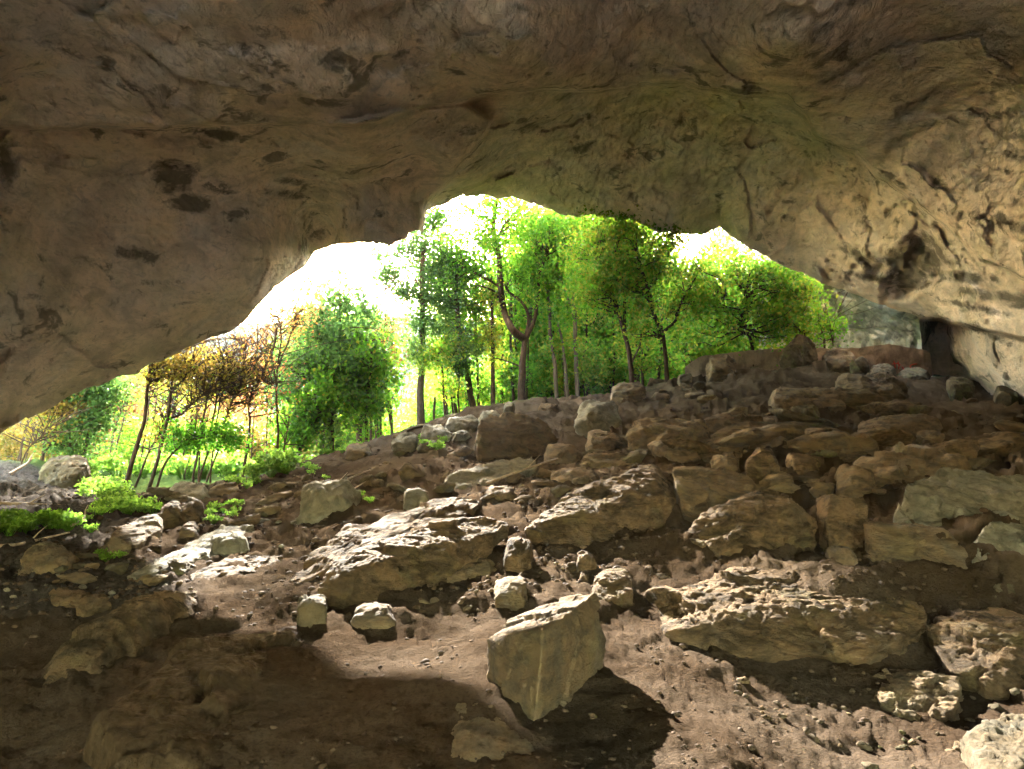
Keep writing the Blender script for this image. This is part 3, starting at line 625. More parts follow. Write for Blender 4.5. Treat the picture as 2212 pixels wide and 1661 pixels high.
RIDGE = [  # box rocks of the slope
 ('rounded brown boulder right of the dark pyramid rock', (1770,752,1862,803), 31, 2, 'rock_warm', 1),
 ('small dark boulder at the right foot of the rounded brown ridge boulder', (1835,772,1880,806), 31, 1.2, 'rock_dark', 2),
 ('dark slanting rock at the left end of the plastered wall', (1518,765,1600,812), 31.5, 2, 'rock_warm', 3),
 ('low dark rock against the foot of the plastered wall', (1875,786,1940,816), 30, 1.5, 'rock_dark', 4),
 ('flat dark rock at the right foot of the plastered wall', (1935,794,2010,822), 29.5, 1.5, 'rock_dark', 5),
 ('small ridge rock between two right hand trunks', (1462,806,1500,832), 31.5, 1, 'rock_dark', 6),
 ('grey brown rock on the ridge left of two thin trunks', (1312,824,1398,868), 31, 2, 'rock_warm', 7),
 ('smooth dark grey slab right of the big pale ridge boulder', (1235,866,1345,938), 25, 2.4, 'rock_grey', 8),
 ('broad brown shelf in the middle of the right slope', (1345,905,1545,980), 17.5, 2.6, 'rock_warm', 9),
 ('pale broken rock left of the broad brown shelf', (1262,930,1335,975), 19, 1.6, 'rock_warm', 10),
 ('long flat slab with a dark gap under its right half', (1480,936,1725,990), 15, 1.6, 'rock_warm', 11),
 ('squarish stone under the long flat slab', (1600,968,1692,1024), 13.2, .8, 'rock', 12),
 ('left hand stone under the long flat slab', (1530,984,1608,1022), 13.2, .8, 'rock_warm', 13),
 ('stepped stone right of the squarish stone under the flat slab', (1690,980,1778,1030), 13, .9, 'rock', 14),
 ('small flat stone below the stepped stone', (1640,1018,1722,1052), 12, .7, 'rock_warm', 15),
 ('brown boulder with pale tip above the notched block', (1800,1004,1898,1088), 10.6, 1.2, 'rock_warm', 16),
 ('wide slab half way up the right slope', (1640,838,1850,890), 24, 2.5, 'rock_warm', 17),
 ('reddish brown boulder under the ridge on the right', (1800,802,1968,862), 28, 3, 'rock_warm', 18),
 ('long ledge above the deepest hollow of the right slope', (1850,895,2060,938), 20, 1.8, 'rock_warm', 19),
 ('small flat stone right of the deepest hollow', (1978,928,2046,950), 17, .8, 'rock_warm', 20),
 ('flat lens shaped stone near the right edge of the slope', (2118,932,2200,966), 15.5, 1, 'rock_warm', 21),
 ('dark ledge above the large grey boulder', (1820,960,2110,1030), 12.6, 2, 'rock_warm', 22),
 ('grey block lowest in the row beneath the left ridge', (840,935,905,976), 25, 1.5, 'rock_grey', 23),
 ('grey block second in the row beneath the left ridge', (905,918,975,962), 26, 1.5, 'rock_grey', 24),
 ('flat topped grey block beneath the ridge', (960,898,1035,936), 27.5, 1.5, 'rock_grey', 25),
 ('highest grey block left of the forked tree', (1028,886,1085,916), 28.5, 1.4, 'rock_grey', 26),
 ('small block under the flat topped grey block', (972,930,1022,952), 25, 1, 'rock_grey', 27),
 ('small rounded rock beside the base of the forked tree', (1084,868,1115,892), 30.5, .9, 'rock_grey', 28),
 ('pale flat rock on the ridge right of the forked tree', (1160,872,1212,892), 30.5, 1.2, 'rock', 29),
 ('reddish low rock where the leaning trunk meets the ridge', (740,955,815,988), 27, 1.6, 'rock_warm', 30),
 ('grey outcrop with vertical cracks on the left slope', (635,1034,792,1096), 15, 1.6, 'rock_grey', 31),
 ('left boulder of the stacked pair beside the bright herbs', (335,1084,398,1142), 12.5, 1, 'rock', 32),
 ('right boulder of the stacked pair beside the bright herbs', (376,1072,446,1130), 12.8, 1, 'rock', 33),
 ('small rubble rock below the stacked pair', (382,1128,432,1166), 12, .7, 'rock_warm', 34),
 ('dark sloping rock on the skyline above the bright herbs', (345,1042,462,1082), 17, 1.6, 'rock_grey', 35),
 ('red brown rubble rock on the left skyline', (448,1042,520,1070), 18.5, 1, 'rock_warm', 36),
 ('brown slab lying at the left edge of the sunlit scree', (45,1172,172,1238), 9.4, .9, 'rock_warm', 37),
 ('pale wedge stone on the sunlit scree', (100,1270,205,1312), 7.1, .5, 'rock', 38),
 ('pale flat stone touching the tilted golden slab', (155,1284,242,1318), 6.7, .4, 'rock', 39),
 ('small angular block above the long pale slab', (868,1056,934,1098), 11.6, .7, 'rock_grey', 40),
 ('overgrown dark mound under the leftmost trees', (70,985,200,1052), 19, 2.5, 'rock_dark', 41),
 ('half buried grey rock under the long slope slab', (450,1150,540,1195), 10.6, .8, 'rock_grey', 42),
 ('flat layered rock right of the diagonal slab edge', (1165,960,1260,1000), 18, 1.4, 'rock_warm', 43),
 ('low tan rock above the large pale boulder', (1180,1008,1300,1048), 13, 1.2, 'rock_warm', 44),
 ('low shelf rock left of the large pale boulder', (1040,1050,1120,1082), 12, .9, 'rock_warm', 45),
 ('small brown block under the angular block', (1560,1280,1640,1300), 7.2, .4, 'rock_warm', 46),
 ('dark rock at the foot of the right cave wall', (2040,815,2110,862), 27, 1.6, 'rock_dark', 47),
 ('pointed dark rock at the far right foot of the cave wall', (2140,835,2205,870), 25.5, 1.5, 'rock_dark', 48),
 ('brown rock half in shade between the grey boulder and the dark boulder', (2120,1232,2260,1300), 6.2, .6, 'rock_dark', 49),
 ('low shelf right of the broad brown shelf', (1545,895,1700,935), 20, 2, 'rock_warm', 50),
 ('long pale shelf on the middle of the slope', (1240,978,1400,1012), 15.5, 1.6, 'rock_warm', 51)]
for lab, b, Y, dep, mat, sd in RIDGE:
    if sd == 46: continue
    box_rock('rock', lab, b, Y, dep, mat, 6 if (b[2] - b[0]) > 120 else 5, sd + 20, 'rock', amp=1.1)

# small loose stones: individuals near the camera, the rest is gravel
rs = np.random.RandomState(5)
SV = []
for k in range(9):
    q = rs.normal(size=(14, 3)); q /= np.linalg.norm(q, axis=1)[:, None]; q *= np.array([1, .8, .55]) * rs.uniform(.8, 1.1, (14, 1))
    SV.append(rock_verts(q, 4 if k < 6 else 3, 1.1, k + 70, 14, 5))
SM_MESH = {}
def stone_mesh(k, mat):
    if (k, mat) not in SM_MESH:
        V, f = SV[k]; o = mesh_obj('stone', V, f, M[mat]); SM_MESH[(k, mat)] = o.data; bpy.data.objects.remove(o)
    return SM_MESH[(k, mat)]
ZONES = [  # px0,py0,px1,py1, Y at py0, Y at py1, count, size px, label, group, materials
 (900,1255,1110,1335,7.0,5.9,46,(9,26),'small tan stone in the rubble under the long leaning boulder','rubble under the long boulder',('rock','rock_warm')),
 (560,1225,640,1275,7.9,7.1,10,(7,16),'small pale stone at the left tip of the long pale slab','stones at the slab tip',('rock',)),
 (1560,1440,1790,1560,4.9,4.1,30,(10,30),'loose stone in the hollow below the broad flat boulder','stones below the flat boulder',('rock_warm','rock')),
 (1160,1180,1260,1250,8.2,7.0,16,(8,20),'loose stone left of the gap under the large pale boulder','stones under the pale boulder',('rock_warm','rock')),
 (0,1250,420,1320,8.4,6.9,46,(7,22),'pale stone in the sunlit scree on the left','sunlit scree stones',('rock','rock_grey')),
 (420,1130,700,1200,12,9.2,36,(6,22),'brown stone on the shaded slope above the dirt path','slope stones',('rock_warm','rock_grey')),
 (360,1090,640,1150,15,11.5,26,(6,22),'reddish stone on the slope beside the stacked pair','stones near the stacked pair',('rock_warm',)),
 (1100,1010,1230,1110,15,9.8,22,(7,26),'broken stone on the slope left of the large pale boulder','stones left of the pale boulder',('rock_warm','rock')),
 (1780,860,2150,960,26,16,16,(9,34),'dark stone scattered over the far right slope','far slope stones',('rock_warm',)),
 (1250,940,1800,1060,18,11,16,(8,34),'brown stone between the ledges of the middle slope','middle slope stones',('rock_warm',)),
 (1780,1430,2212,1640,5.2,3.8,44,(12,46),'loose rock in the dim rubble at the lower right','rubble at the lower right',('rock_warm','rock_dark')),
 (820,975,1060,1060,22,13.5,20,(7,24),'grey stone below the row of grey blocks','stones below the grey blocks',('rock_grey','rock_warm'))]
for (x0, y0, x1, y1, Ya, Yb, n, sz, lab, grp, mats) in ZONES:
    for i in range(n):
        t = rs.rand(); py = y0 + (y1 - y0) * t; px = rs.uniform(x0, x1); Y = Ya * (Yb / Ya) ** t
        s = rs.uniform(0, 1) ** 2.2; w = (sz[0] + (sz[1] - sz[0]) * s) / F * Y * .5
        x = (px - CX) / F * Y; z = ground_h(np.array([x]), np.array([Y]))[0]
        o = bpy.data.objects.new('stone', stone_mesh(rs.randint(0, 9), mats[rs.randint(len(mats))])); C.objects.link(o)
        o.location = (x, Y, z + w * .15); o.scale = (w * rs.uniform(.8, 1.3), w, w * rs.uniform(.7, 1.1)); o.rotation_euler = (rs.uniform(-.4, .4), rs.uniform(-.4, .4), rs.uniform(0, 6.28))
        tag(o, lab, 'stone', grp)
SLV = []
for k in range(7):
    q = rs.normal(size=(12, 3)); q /= np.linalg.norm(q, axis=1)[:, None]; q *= np.array([1, .65, [.24, .34, .5][k % 3]]) * rs.uniform(.85, 1.1, (12, 1))
    SLV.append(rock_verts(q, 5, 1.15, k + 170, 16, 3))
SLM = [mesh_obj('flat_rock', V, f, M[('rock', 'rock_warm', 'rock_dark', 'rock_warm')[k % 4]]) for k, (V, f) in enumerate(SLV)]
SLD = [o.data for o in SLM]
for o in SLM: bpy.data.objects.remove(o)
SZ = [(1250,905,1560,1010,12,(80,200),'flat brown slab among the stacked slabs of the middle slope','stacked slabs of the middle slope'),
      (1560,880,2212,1010,22,(80,300),'flat dark slab layered on the upper right slope','layered slabs of the upper right slope'),
      (1400,812,1560,870,10,(30,80),'jagged slab on the crest where the ridge steps up','slabs on the stepped crest'),
      (1540,1040,1800,1075,6,(60,120),'flat slab behind the rounded boulder and notched block','slabs behind the rounded boulder'),
      (1750,1030,1960,1070,7,(60,130),'dark slab between the notched block and the upper slope','slabs above the notched block'),
      (600,1010,1020,1075,14,(40,110),'thin layered slab on the shaded left slope','layered slabs of the left slope'),
      (860,925,1010,985,8,(40,90),'thin slab below the row of grey blocks','slabs below the grey blocks'),
      (350,1060,640,1150,12,(40,110),'brown slab on the slope right of the stacked pair','slabs right of the stacked pair'),
      (130,1200,420,1262,12,(50,120),'pale slab in the sunlit scree','sunlit scree slabs'),
      (1000,1010,1260,1100,12,(40,120),'sunlit slab left of and above the large pale boulder','slabs above the pale boulder')]
for (x0, y0, x1, y1, n, sz, lab, grp) in SZ:
    for i in range(n):
        px = rs.uniform(x0, x1); py = rs.uniform(y0, y1); Y = hit(px, py)
        if not Y or Y > 38: continue
        w = rs.uniform(*sz) / F * Y * .5 * (.6 + .4 * rs.rand()); x = (px - CX) / F * Y; z = ground_h(np.array([x]), np.array([Y]))[0]
        o = bpy.data.objects.new('flat_rock', SLD[rs.randint(7)]); C.objects.link(o)
        tl = -.22 if px < 1100 else .12
        o.location = (x, Y, z + w * .02); o.scale = (w, w * rs.uniform(.7, 1.1), w * rs.uniform(.7, 1.2)); o.rotation_euler = (rs.uniform(-.1, .25), tl + rs.uniform(-.15, .15), rs.uniform(-1.2, 1.2) + (PI if rs.rand() < .5 else 0))
        tag(o, lab, 'rock', grp)
# gravel
gv = []; gf = []; gn = 0
q = rs.normal(size=(12, 3)); q /= np.linalg.norm(q, axis=1)[:, None]
GV = []
for k in range(5):
    v, f = get_ico(2); GV.append((v * (1 + .25 * fbm(v * 1.3 + k * 9, 2))[:, None] * np.array([1, .8, .6]), f))
NG = 9000
gx = []; 
a = rs.uniform(-.66, .66, NG); r = np.exp(rs.uniform(math.log(3.0), math.log(24), NG)); X = r * np.sin(a); Yy = r * np.cos(a)
dens = sstep(-.1, .35, fbm(np.stack([X * .7, Yy * .7, 0 * X], 1), 3)) + .15 + sstep(8, 14, r) * .3
px_, py_ = to_px(X, Yy, ground_base(X, Yy)); dens = np.where((px_ < 430) & (py_ > 1170) & (py_ < 1330), 1, dens)
keep = rs.rand(NG) < dens * np.where(r < 6.5, .25, 1.); X = X[keep]; Yy = Yy[keep]; r = r[keep]; Z = ground_h(X, Yy)
for i in range(len(X)):
    v, f = GV[i % 5]; s = .0055 * r[i] ** .8 * rs.uniform(.5, 1.0) * (1 + 1.2 * rs.rand() ** 6); c, s_ = math.cos(i), math.sin(i)
    w = v * s; w = np.stack([w[:, 0] * c - w[:, 1] * s_, w[:, 0] * s_ + w[:, 1] * c, w[:, 2]], 1) + np.array([X[i], Yy[i], Z[i] - s * .12])
    gv.append(w); gf.append(f + gn); gn += len(w)
tag(mesh_obj('gravel', np.concatenate(gv), np.concatenate(gf), M['pebble']), kind='stuff')

# ---------------------------------------------------------------- tubes, trees
class MB:
    def __init__(s): s.v = []; s.f = []; s.n = 0
    def tube(s, pts, rad, k=7):
        pts = np.asarray(pts, float); n = len(pts)
        t = np.gradient(pts, axis=0); t /= np.linalg.norm(t, axis=1)[:, None] + 1e-9
        a = np.cross(t, np.array([.31, .95, .05])); a /= np.linalg.norm(a, axis=1)[:, None] + 1e-9; b = np.cross(t, a)
        th = np.arange(k) * 2 * PI / k
        ring = pts[:, None] + np.asarray(rad)[:, None, None] * (np.cos(th)[None, :, None] * a[:, None] + np.sin(th)[None, :, None] * b[:, None])
        s.v.append(ring.reshape(-1, 3)); i = np.arange(n - 1)[:, None] * k + np.arange(k)[None]; j = np.arange(n - 1)[:, None] * k + (np.arange(k)[None] + 1) % k
        s.f.append(np.stack([i, j, j + k, i + k], -1).reshape(-1, 4) + s.n); s.n += n * k
    def build(s, name, mat, parent=None, base=(0, 0, 0)):
        return mesh_obj(name, np.concatenate(s.v) - np.array(base), np.concatenate(s.f), mat, parent)
def spline(pts, n=10):
    pts = np.asarray(pts, float); out = []
    Q = np.vstack([2 * pts[0] - pts[1], pts, 2 * pts[-1] - pts[-2]])
    for i in range(1, len(Q) - 2):
        for t in np.linspace(0, 1, n, endpoint=False):
            a, b, c, d = Q[i - 1:i + 3]
            out.append(.5 * (2 * b + (c - a) * t + (2 * a - 5 * b + 4 * c - d) * t * t + (3 * b - a - 3 * c + d) * t ** 3))
    out.append(pts[-1]); return np.array(out)
def leaves(centres, sizes, rs, vbias):
    n = len(centres)
    a = rs.normal(size=(n, 3)); a /= np.linalg.norm(a, axis=1)[:, None]
    b = np.cross(a, rs.normal(size=(n, 3))); b /= np.linalg.norm(b, axis=1)[:, None]; c = np.cross(a, b)
    L = sizes[:, None]
    v = np.stack([centres - a * L * .55, centres + b * L * .36 + c * L * .10, centres + a * L * .6, centres - b * L * .36 + c * L * .10], 1).reshape(-1, 3)
    i = np.arange(n)[:, None] * 4; f = np.concatenate([i + np.array([[0, 1, 2]]), i + np.array([[0, 2, 3]])])
    return v, f, np.repeat(np.clip(vbias, 0, 1), 4)
def branchlets(mb, paths, targets, rs, r0):
    nodes_ = np.concatenate(paths)
    for t in targets:
        d = np.linalg.norm(nodes_ - t, axis=1) + 1.6 * np.maximum(0, nodes_[:, 2] - t[2] + .3)
        k = np.argsort(d)[rs.randint(0, 4)]; s = nodes_[k]
        L = np.linalg.norm(t - s)
        if L < .2: continue
        m1 = s + (t - s) * .35 + rs.normal(size=3) * .09 * L + np.array([0, 0, .05 * L]); m2 = s + (t - s) * .7 + rs.normal(size=3) * .09 * L
        p = spline([s, m1, m2, t], 4); mb.tube(p, np.linspace(min(r0, .012 + .014 * L), .006, len(p)), 4)
def tree(name, label, Y, stems, crowns, nleaf, mat='leaf_bright', bark='bark', lsize=.17, w=12, twigs=60, group=None, seed=0, depth=1., cat='tree', ds=0., vb=.5, clump=.34, reach=.0):
    """stems: list of (list of (px,py), width px); crowns: (px,py,rx,ry[,vb])"""
    rs = np.random.RandomState(seed + 1); nleaf = int(nleaf * 1.05); lsize = lsize * 1.06
    k = Y / F; root_px = stems[0][0][0]
    base = P(root_px[0], root_px[1], Y)
    gz = ground_h(np.array([base[0]]), np.array([base[1]]))[0]
    root = empty(name, (base[0], base[1], min(base[2], gz)))
    mb = MB(); paths = []
    for si, (pp, wd) in enumerate(stems):
        W = [P(x, y, Y + (rs.normal() * .3 * depth if (i > 1 or si > 0 and i > 0) else 0)) for i, (x, y) in enumerate(pp)]
        if si == 0: W[0] = W[0].copy(); W.insert(0, np.array([W[0][0], W[0][1], min(gz, W[0][2]) - .25]))
        p = spline(W, 7); p += np.stack([fbm(p * .8 + 3, 2), fbm(p * .8 + 9, 2), 0 * p[:, 0]], 1) * .05
        r = np.linspace(wd * k * .5, wd * k * .5 * (.45 if len(pp) > 3 else .55), len(p))
        if si == 0: r[:6] *= np.linspace(1.35, 1, 6)
        mb.tube(p, r * (1 + .07 * fbm(p * 2, 2)), 9); paths.append(p[len(p) // 3 if si == 0 else 1:])
    cl = []; vbs = []
    tot = sum(c[2] * c[3] for c in crowns) + 1e-9
    per = 16
    for c in crowns:
        x, y, rx, ry = c[:4]; cv = c[4] if len(c) > 4 else vb
        cen = P(x, y, Y); R = np.array([rx * k, min(rx, ry) * k * 1.1 * depth, ry * k]); n = max(3, int(nleaf * c[2] * c[3] / tot / per))
        q = rs.normal(size=(n * 5, 3)); q /= np.linalg.norm(q, axis=1)[:, None]; q *= (rs.rand(n * 5, 1) ** .45) * (1 + .45 * fbm(q * 1.6 + seed + x * .01, 3))[:, None] * 1.38
        pos = cen + q * R; g = fbm(pos * 1.25 + seed, 3); pos = pos[np.argsort(-g)[:n]]
        cl.append(pos); vbs.append(np.full(len(pos), cv))
    if twigs and (cl or reach):
        tg = np.concatenate(cl); tg = tg[rs.permutation(len(tg))[:twigs]]
        branchlets(mb, paths, tg, rs, .05)
        if reach:
            nd = np.concatenate(paths)
            for _ in range(int(reach)):
                s = nd[rs.randint(len(nd) // 3, len(nd))]; d = rs.normal(size=3) * np.array([1, .8, .5]) + np.array([0, 0, .9]); t = s + d * rs.uniform(.5, 1.3)
                p = spline([s, s + (t - s) * .5 + rs.normal(size=3) * .1, t], 4); mb.tube(p, np.linspace(.022, .005, len(p)), 4)
    mb.build('trunk', M[bark], root, root.location)
    if nleaf:
        cc = np.concatenate(cl); vv = np.concatenate(vbs)
        L = np.repeat(cc, per, 0) + rs.normal(size=(len(cc) * per, 3)) * clump * np.array([1, 1, .7])
        vv = np.repeat(vv + .1 + rs.normal(size=len(cc)) * .13, per) + rs.normal(size=len(L)) * .13
        v, f, va = leaves(L, lsize * rs.uniform(.6, 1.25, len(L)), rs, vv)
        mesh_obj('crown', v - np.array(root.location), f, M[mat], root, False, {'v': va})
    return tag(root, label, cat, group)

# --- the ridge trees
tree('forked_tree', 'large forked tree on the ridge with curving brown trunk', 37, [
 ([(1125,889),(1127,830),(1130,770),(1134,728)],24), ([(1132,732),(1104,708),(1088,668),(1080,620),(1078,560),(1066,500),(1070,450),(1075,425)],17),
 ([(1083,622),(1055,604),(1000,583),(950,560)],7), ([(1136,732),(1141,690),(1128,655),(1098,630),(1084,600)],9), ([(1138,730),(1153,690),(1162,640),(1166,590),(1185,545)],10),
 ([(1070,520),(1095,480),(1120,450)],6), ([(1126,792),(1095,780),(1066,772)],4)],
 [(1050,455,80,38),(1125,495,75,55),(1010,510,60,50),(1070,560,75,50),(1180,510,70,55),(1000,590,45,40,.3),(1150,600,45,50),(1080,430,60,15)], 12500, 'leaf_bright', twigs=170, lsize=.145, vb=.5, seed=1)
tree('slender_tree', 'slender pale trunk just right of the forked tree', 37.5, [([(1205,885),(1198,800),(1190,720),(1184,640),(1170,575),(1160,530)],11),([(1185,640),(1200,580),(1215,520)],5)],
 [(1200,530,50,45),(1190,600,45,40),(1220,490,45,25)], 4500, 'leaf_bright', 'bark_pale', twigs=50, lsize=.15, vb=.55, seed=2)
tree('straight_tree', 'straight thin tree with bare trunk between the forked tree and the twin right trunks', 37.5, [([(1250,888),(1245,800),(1242,720),(1240,620),(1236,540),(1238,490)],12),([(1244,700),(1225,640),(1210,600)],5),([(1228,885),(1222,800),(1215,740),(1205,700)],9)],
 [(1240,520,60,50),(1250,600,50,60),(1215,650,35,35),(1240,480,60,14)], 6000, 'leaf_bright', 'bark_pale', twigs=60, lsize=.15, vb=.6, seed=3)
tree('leaning_tree', 'tree leaning left with forked upper trunk on the right ridge', 33, [([(1366,850),(1362,790),(1352,730),(1335,670),(1312,600),(1290,540)],13),([(1350,725),(1350,660),(1345,600),(1330,540)],8),([(1364,785),(1380,750),(1385,720)],5)],
 [(1300,540,70,60),(1340,590,60,60),(1310,490,60,20),(1280,620,50,50),(1340,490,50,18)], 8500, 'leaf_bright', twigs=90, lsize=.15, vb=.75, seed=4)
tree('open_forked_tree', 'tree forking into two wide arms above the right ridge', 33, [([(1440,842),(1438,790),(1434,735),(1430,715)],13),([(1430,718),(1410,665),(1395,610),(1380,560),(1370,520)],10),([(1433,716),(1460,692),(1472,650),(1500,605),(1520,570)],7),([(1400,630),(1420,580),(1430,540)],5)],
 [(1380,530,70,42),(1430,580,60,50),(1345,610,55,60),(1480,620,50,50),(1380,680,55,45),(1440,530,40,25)], 9000, 'leaf_bright', twigs=100, lsize=.15, vb=.75, seed=5)
tree('spreading_tree', 'low spreading tree with dark curved trunk over the plastered wall', 34, [([(1625,752),(1615,715),(1603,680),(1612,655),(1605,625)],8),([(1603,685),(1585,655),(1555,640)],5)],
 [(1560,610,85,60),(1640,600,60,55),(1520,680,65,50),(1600,700,60,35),(1680,640,60,60),(1660,700,60,45)], 10000, 'leaf_bright', twigs=110, lsize=.16, vb=.68, seed=6)
tree('wall_tree', 'tree standing behind the dark pyramid rock', 34.5, [([(1738,745),(1734,690),(1728,640),(1712,595)],9),([(1733,680),(1750,640),(1752,605)],4),([(1735,720),(1710,700),(1690,692)],4)],
 [(1690,610,55,48),(1720,660,40,45),(1700,710,45,35)], 5500, 'leaf_bright', twigs=60, lsize=.16, vb=.7, seed=7)
tree('thin_tree', 'thin leaning tree nearest the pale cliff', 35, [([(1782,750),(1770,700),(1758,650),(1745,610)],5),([(1800,748),(1790,690),(1775,640)],3),([(1775,715),(1800,690),(1812,670)],2)],
 [(1775,715,32,32),(1795,690,20,25)], 1000, 'leaf_bright', twigs=30, lsize=.13, vb=.6, seed=8, reach=40)
tree('ivy_tree', 'tall straight trunk cloaked in ivy left of the forked tree', 37.5, [([(908,916),(908,860),(911,780),(912,690),(913,600),(915,530)],20),([(914,560),(880,545),(845,550)],5)],
 [(908,770,26,45,.75),(905,690,30,60,.25),(905,610,36,60,.2),(915,540,30,40,.25),(845,570,42,35,.1),(830,610,22,22,.05),(935,480,35,35,.3),(870,640,18,30,.1),(880,530,40,20,.2)], 12000, 'leaf_dark', twigs=60, lsize=.14, seed=9, depth=.9)
tree('vine_tree', 'leaning trunk hung with heavy vines beside the tall ivy trunk', 38, [([(1022,890),(1012,830),(998,770),(990,700),(985,620),(1000,550)],16),([(988,680),(960,620),(950,560)],6)],
 [(1000,760,38,50,.6),(985,690,45,50,.3),(970,620,50,50,.1),(950,560,45,50,.2),(1010,560,50,45,.2),(940,680,25,40,.2)], 9500, 'leaf_dark', twigs=70, lsize=.15, seed=10)
tree('ivy_pole_tree', 'narrow dark trunk wrapped in yellow green ivy just left of the forked tree', 37.5, [([(1065,888),(1065,820),(1064,750),(1063,680),(1062,600)],12)],
 [(1065,745,14,30,.9),(1063,690,12,40,.9),(1062,640,12,35,.8)], 2600, 'leaf_bright', twigs=10, lsize=.13, seed=11)
for i, (lab, pts, wd, cr, nl, mt) in enumerate([
 ('small crooked tree right of the tall ivy trunk', [(962,905),(958,850),(955,800),(945,760)], 6, [(950,780,25,30),(965,830,18,22)], 1500, 'leaf_bright'),
 ('short sapling with tufted ivy top under the vine tree', [(993,900),(990,860),(992,830),(990,790)], 5, [(992,812,10,25,.1)], 700, 'leaf_dark'),
 ('thin sapling between the ivy trunk and the vine tree', [(980,903),(975,860),(968,820),(965,760)], 5, [(970,760,25,30)], 1300, 'leaf_bright'),
 ('short broken trunk behind the open forked tree', [(1388,838),(1388,800),(1387,770)], 8, [(1385,760,35,30)], 1600, 'leaf_bright'),
 ('dark thin tree left of the straight thin tree', [(1222,885),(1220,830),(1215,780),(1222,740)], 7, [(1215,740,35,40),(1225,800,30,30)], 2200, 'leaf_bright'),
 ('thin dark sapling right of the straight thin tree', [(1270,888),(1262,840),(1258,800),(1262,760)], 4, [(1265,780,30,40)], 1800, 'leaf_bright')]):
    tree('sapling', lab, 37 + .3 * i, [(pts, wd)], cr, nl, mt, twigs=24, lsize=.15, seed=20 + i, vb=.75)
# left group
tree('green_tree', 'tall dense green tree with rounded top left of the bright sky gap', 31, [([(717,985),(718,920),(720,850),(726,790),(735,720),(735,650)],10),([(722,840),(735,800),(745,750)],6),([(724,800),(700,760),(680,720)],5)],
 [(730,635,42,42,.1),(715,690,65,55,.1),(765,705,52,55,.15),(700,755,85,50,.3),(765,775,55,50,.3),(655,790,55,60,.3),(650,870,55,60,.4),(740,850,55,60,.4),(690,930,60,45,.5)], 10500, 'leaf_dark', twigs=90, lsize=.18, seed=30)
tree('slanting_tree', 'dark slanting trunk crossing in front of the dense green tree', 30, [([(630,1010),(650,965),(685,900),(712,845),(728,790)],9),([(690,890),(670,860),(655,840)],4)],
 [(660,900,40,45,.5),(720,820,35,40,.5),(640,950,30,35,.5)], 3200, 'leaf_bright', twigs=40, lsize=.17, seed=31)
tree('slim_tree', 'slim straight trunk right of the dense green tree', 31, [([(790,962),(792,900),(797,840),(802,780),(800,720)],8)], [(790,770,40,45),(800,830,35,40),(770,880,40,40)], 4200, 'leaf_bright', twigs=40, lsize=.17, seed=32, vb=.5)
tree('twiggy_tree', 'nearly leafless forked tree standing in the bright sky gap', 34, [([(846,932),(838,880),(830,830),(824,780),(820,735),(812,700)],6),([(824,770),(832,710),(833,650),(830,620)],4),([(822,940),(822,880),(823,820),(826,770)],5)],
 [(825,740,22,28,.7),(845,770,20,25,.5),(850,680,14,40,.6)], 700, 'leaf_red', twigs=40, lsize=.12, seed=33, reach=60)
tree('red_tree', 'thin tree with rust red leaves beside the left edge of the dense green tree', 28, [([(598,1022),(601,950),(600,880),(598,810),(606,740),(602,680)],6),([(600,860),(590,790),(575,740)],3),([(603,790),(625,730),(640,680)],4),([(606,1020),(615,960),(625,900)],4)],
 [(610,665,45,28,.6),(660,645,35,25,.2),(590,710,40,25,.5),(640,690,35,25,.9)], 1500, 'leaf_red', twigs=60, lsize=.10, seed=34, reach=50)
tree('fan_tree', 'dark tree fanning into bare branches before the orange foliage', 27, [([(524,1036),(532,980),(538,920),(539,880),(535,850)],8),([(537,868),(522,820),(508,785),(490,765)],5),([(538,872),(565,810),(590,750),(598,710)],6),([(540,875),(548,820),(552,760),(558,700)],4),([(522,825),(530,780),(525,740)],3),([(562,815),(580,830),(600,820)],3)],
 [(530,760,60,45,.6),(560,850,50,50,.8),(510,820,40,40,.8)], 1300, 'leaf_orange', twigs=80, lsize=.12, seed=35, reach=120)
tree('thick_leaning_tree', 'thickest leaning trunk at the left, curving up to the cave roof', 23, [([(262,1068),(280,1020),(298,960),(312,900),(320,840),(328,790),(350,762)],12),([(322,830),(345,790),(370,760)],6),([(325,800),(322,770),(330,740)],5)],
 [(340,780,50,30)], 500, 'leaf_yellow', twigs=20, lsize=.12, seed=36, reach=70)
tree('bent_tree', 'tall leaning trunk with a bent right limb, second of the left trunks', 24, [([(318,1068),(335,1010),(352,940),(365,880),(374,820),(392,775),(415,745)],9),([(360,905),(390,895),(418,870),(445,845)],5),([(372,825),(355,790),(340,780)],4),([(370,850),(395,820),(420,780)],4)],
 [(410,790,50,40,.6)], 600, 'leaf_yellow', twigs=30, lsize=.12, seed=37, reach=100)
tree('crossing_tree', 'slimmer trunk crossing between the two thick leaning trunks', 24.5, [([(284,1066),(305,1015),(328,965),(345,935),(352,900)],6)], [(345,920,25,20)], 250, 'leaf_yellow', twigs=15, lsize=.12, seed=38, reach=30)
tree('bowed_tree', 'low bowed trunk bending right with green leaves at the tip', 24, [([(335,1066),(348,1020),(372,980),(405,955),(440,945),(470,940)],6)], [(430,940,50,20,.3),(470,950,30,18,.4)], 1800, 'leaf_bright', twigs=30, lsize=.12, seed=39, reach=20)
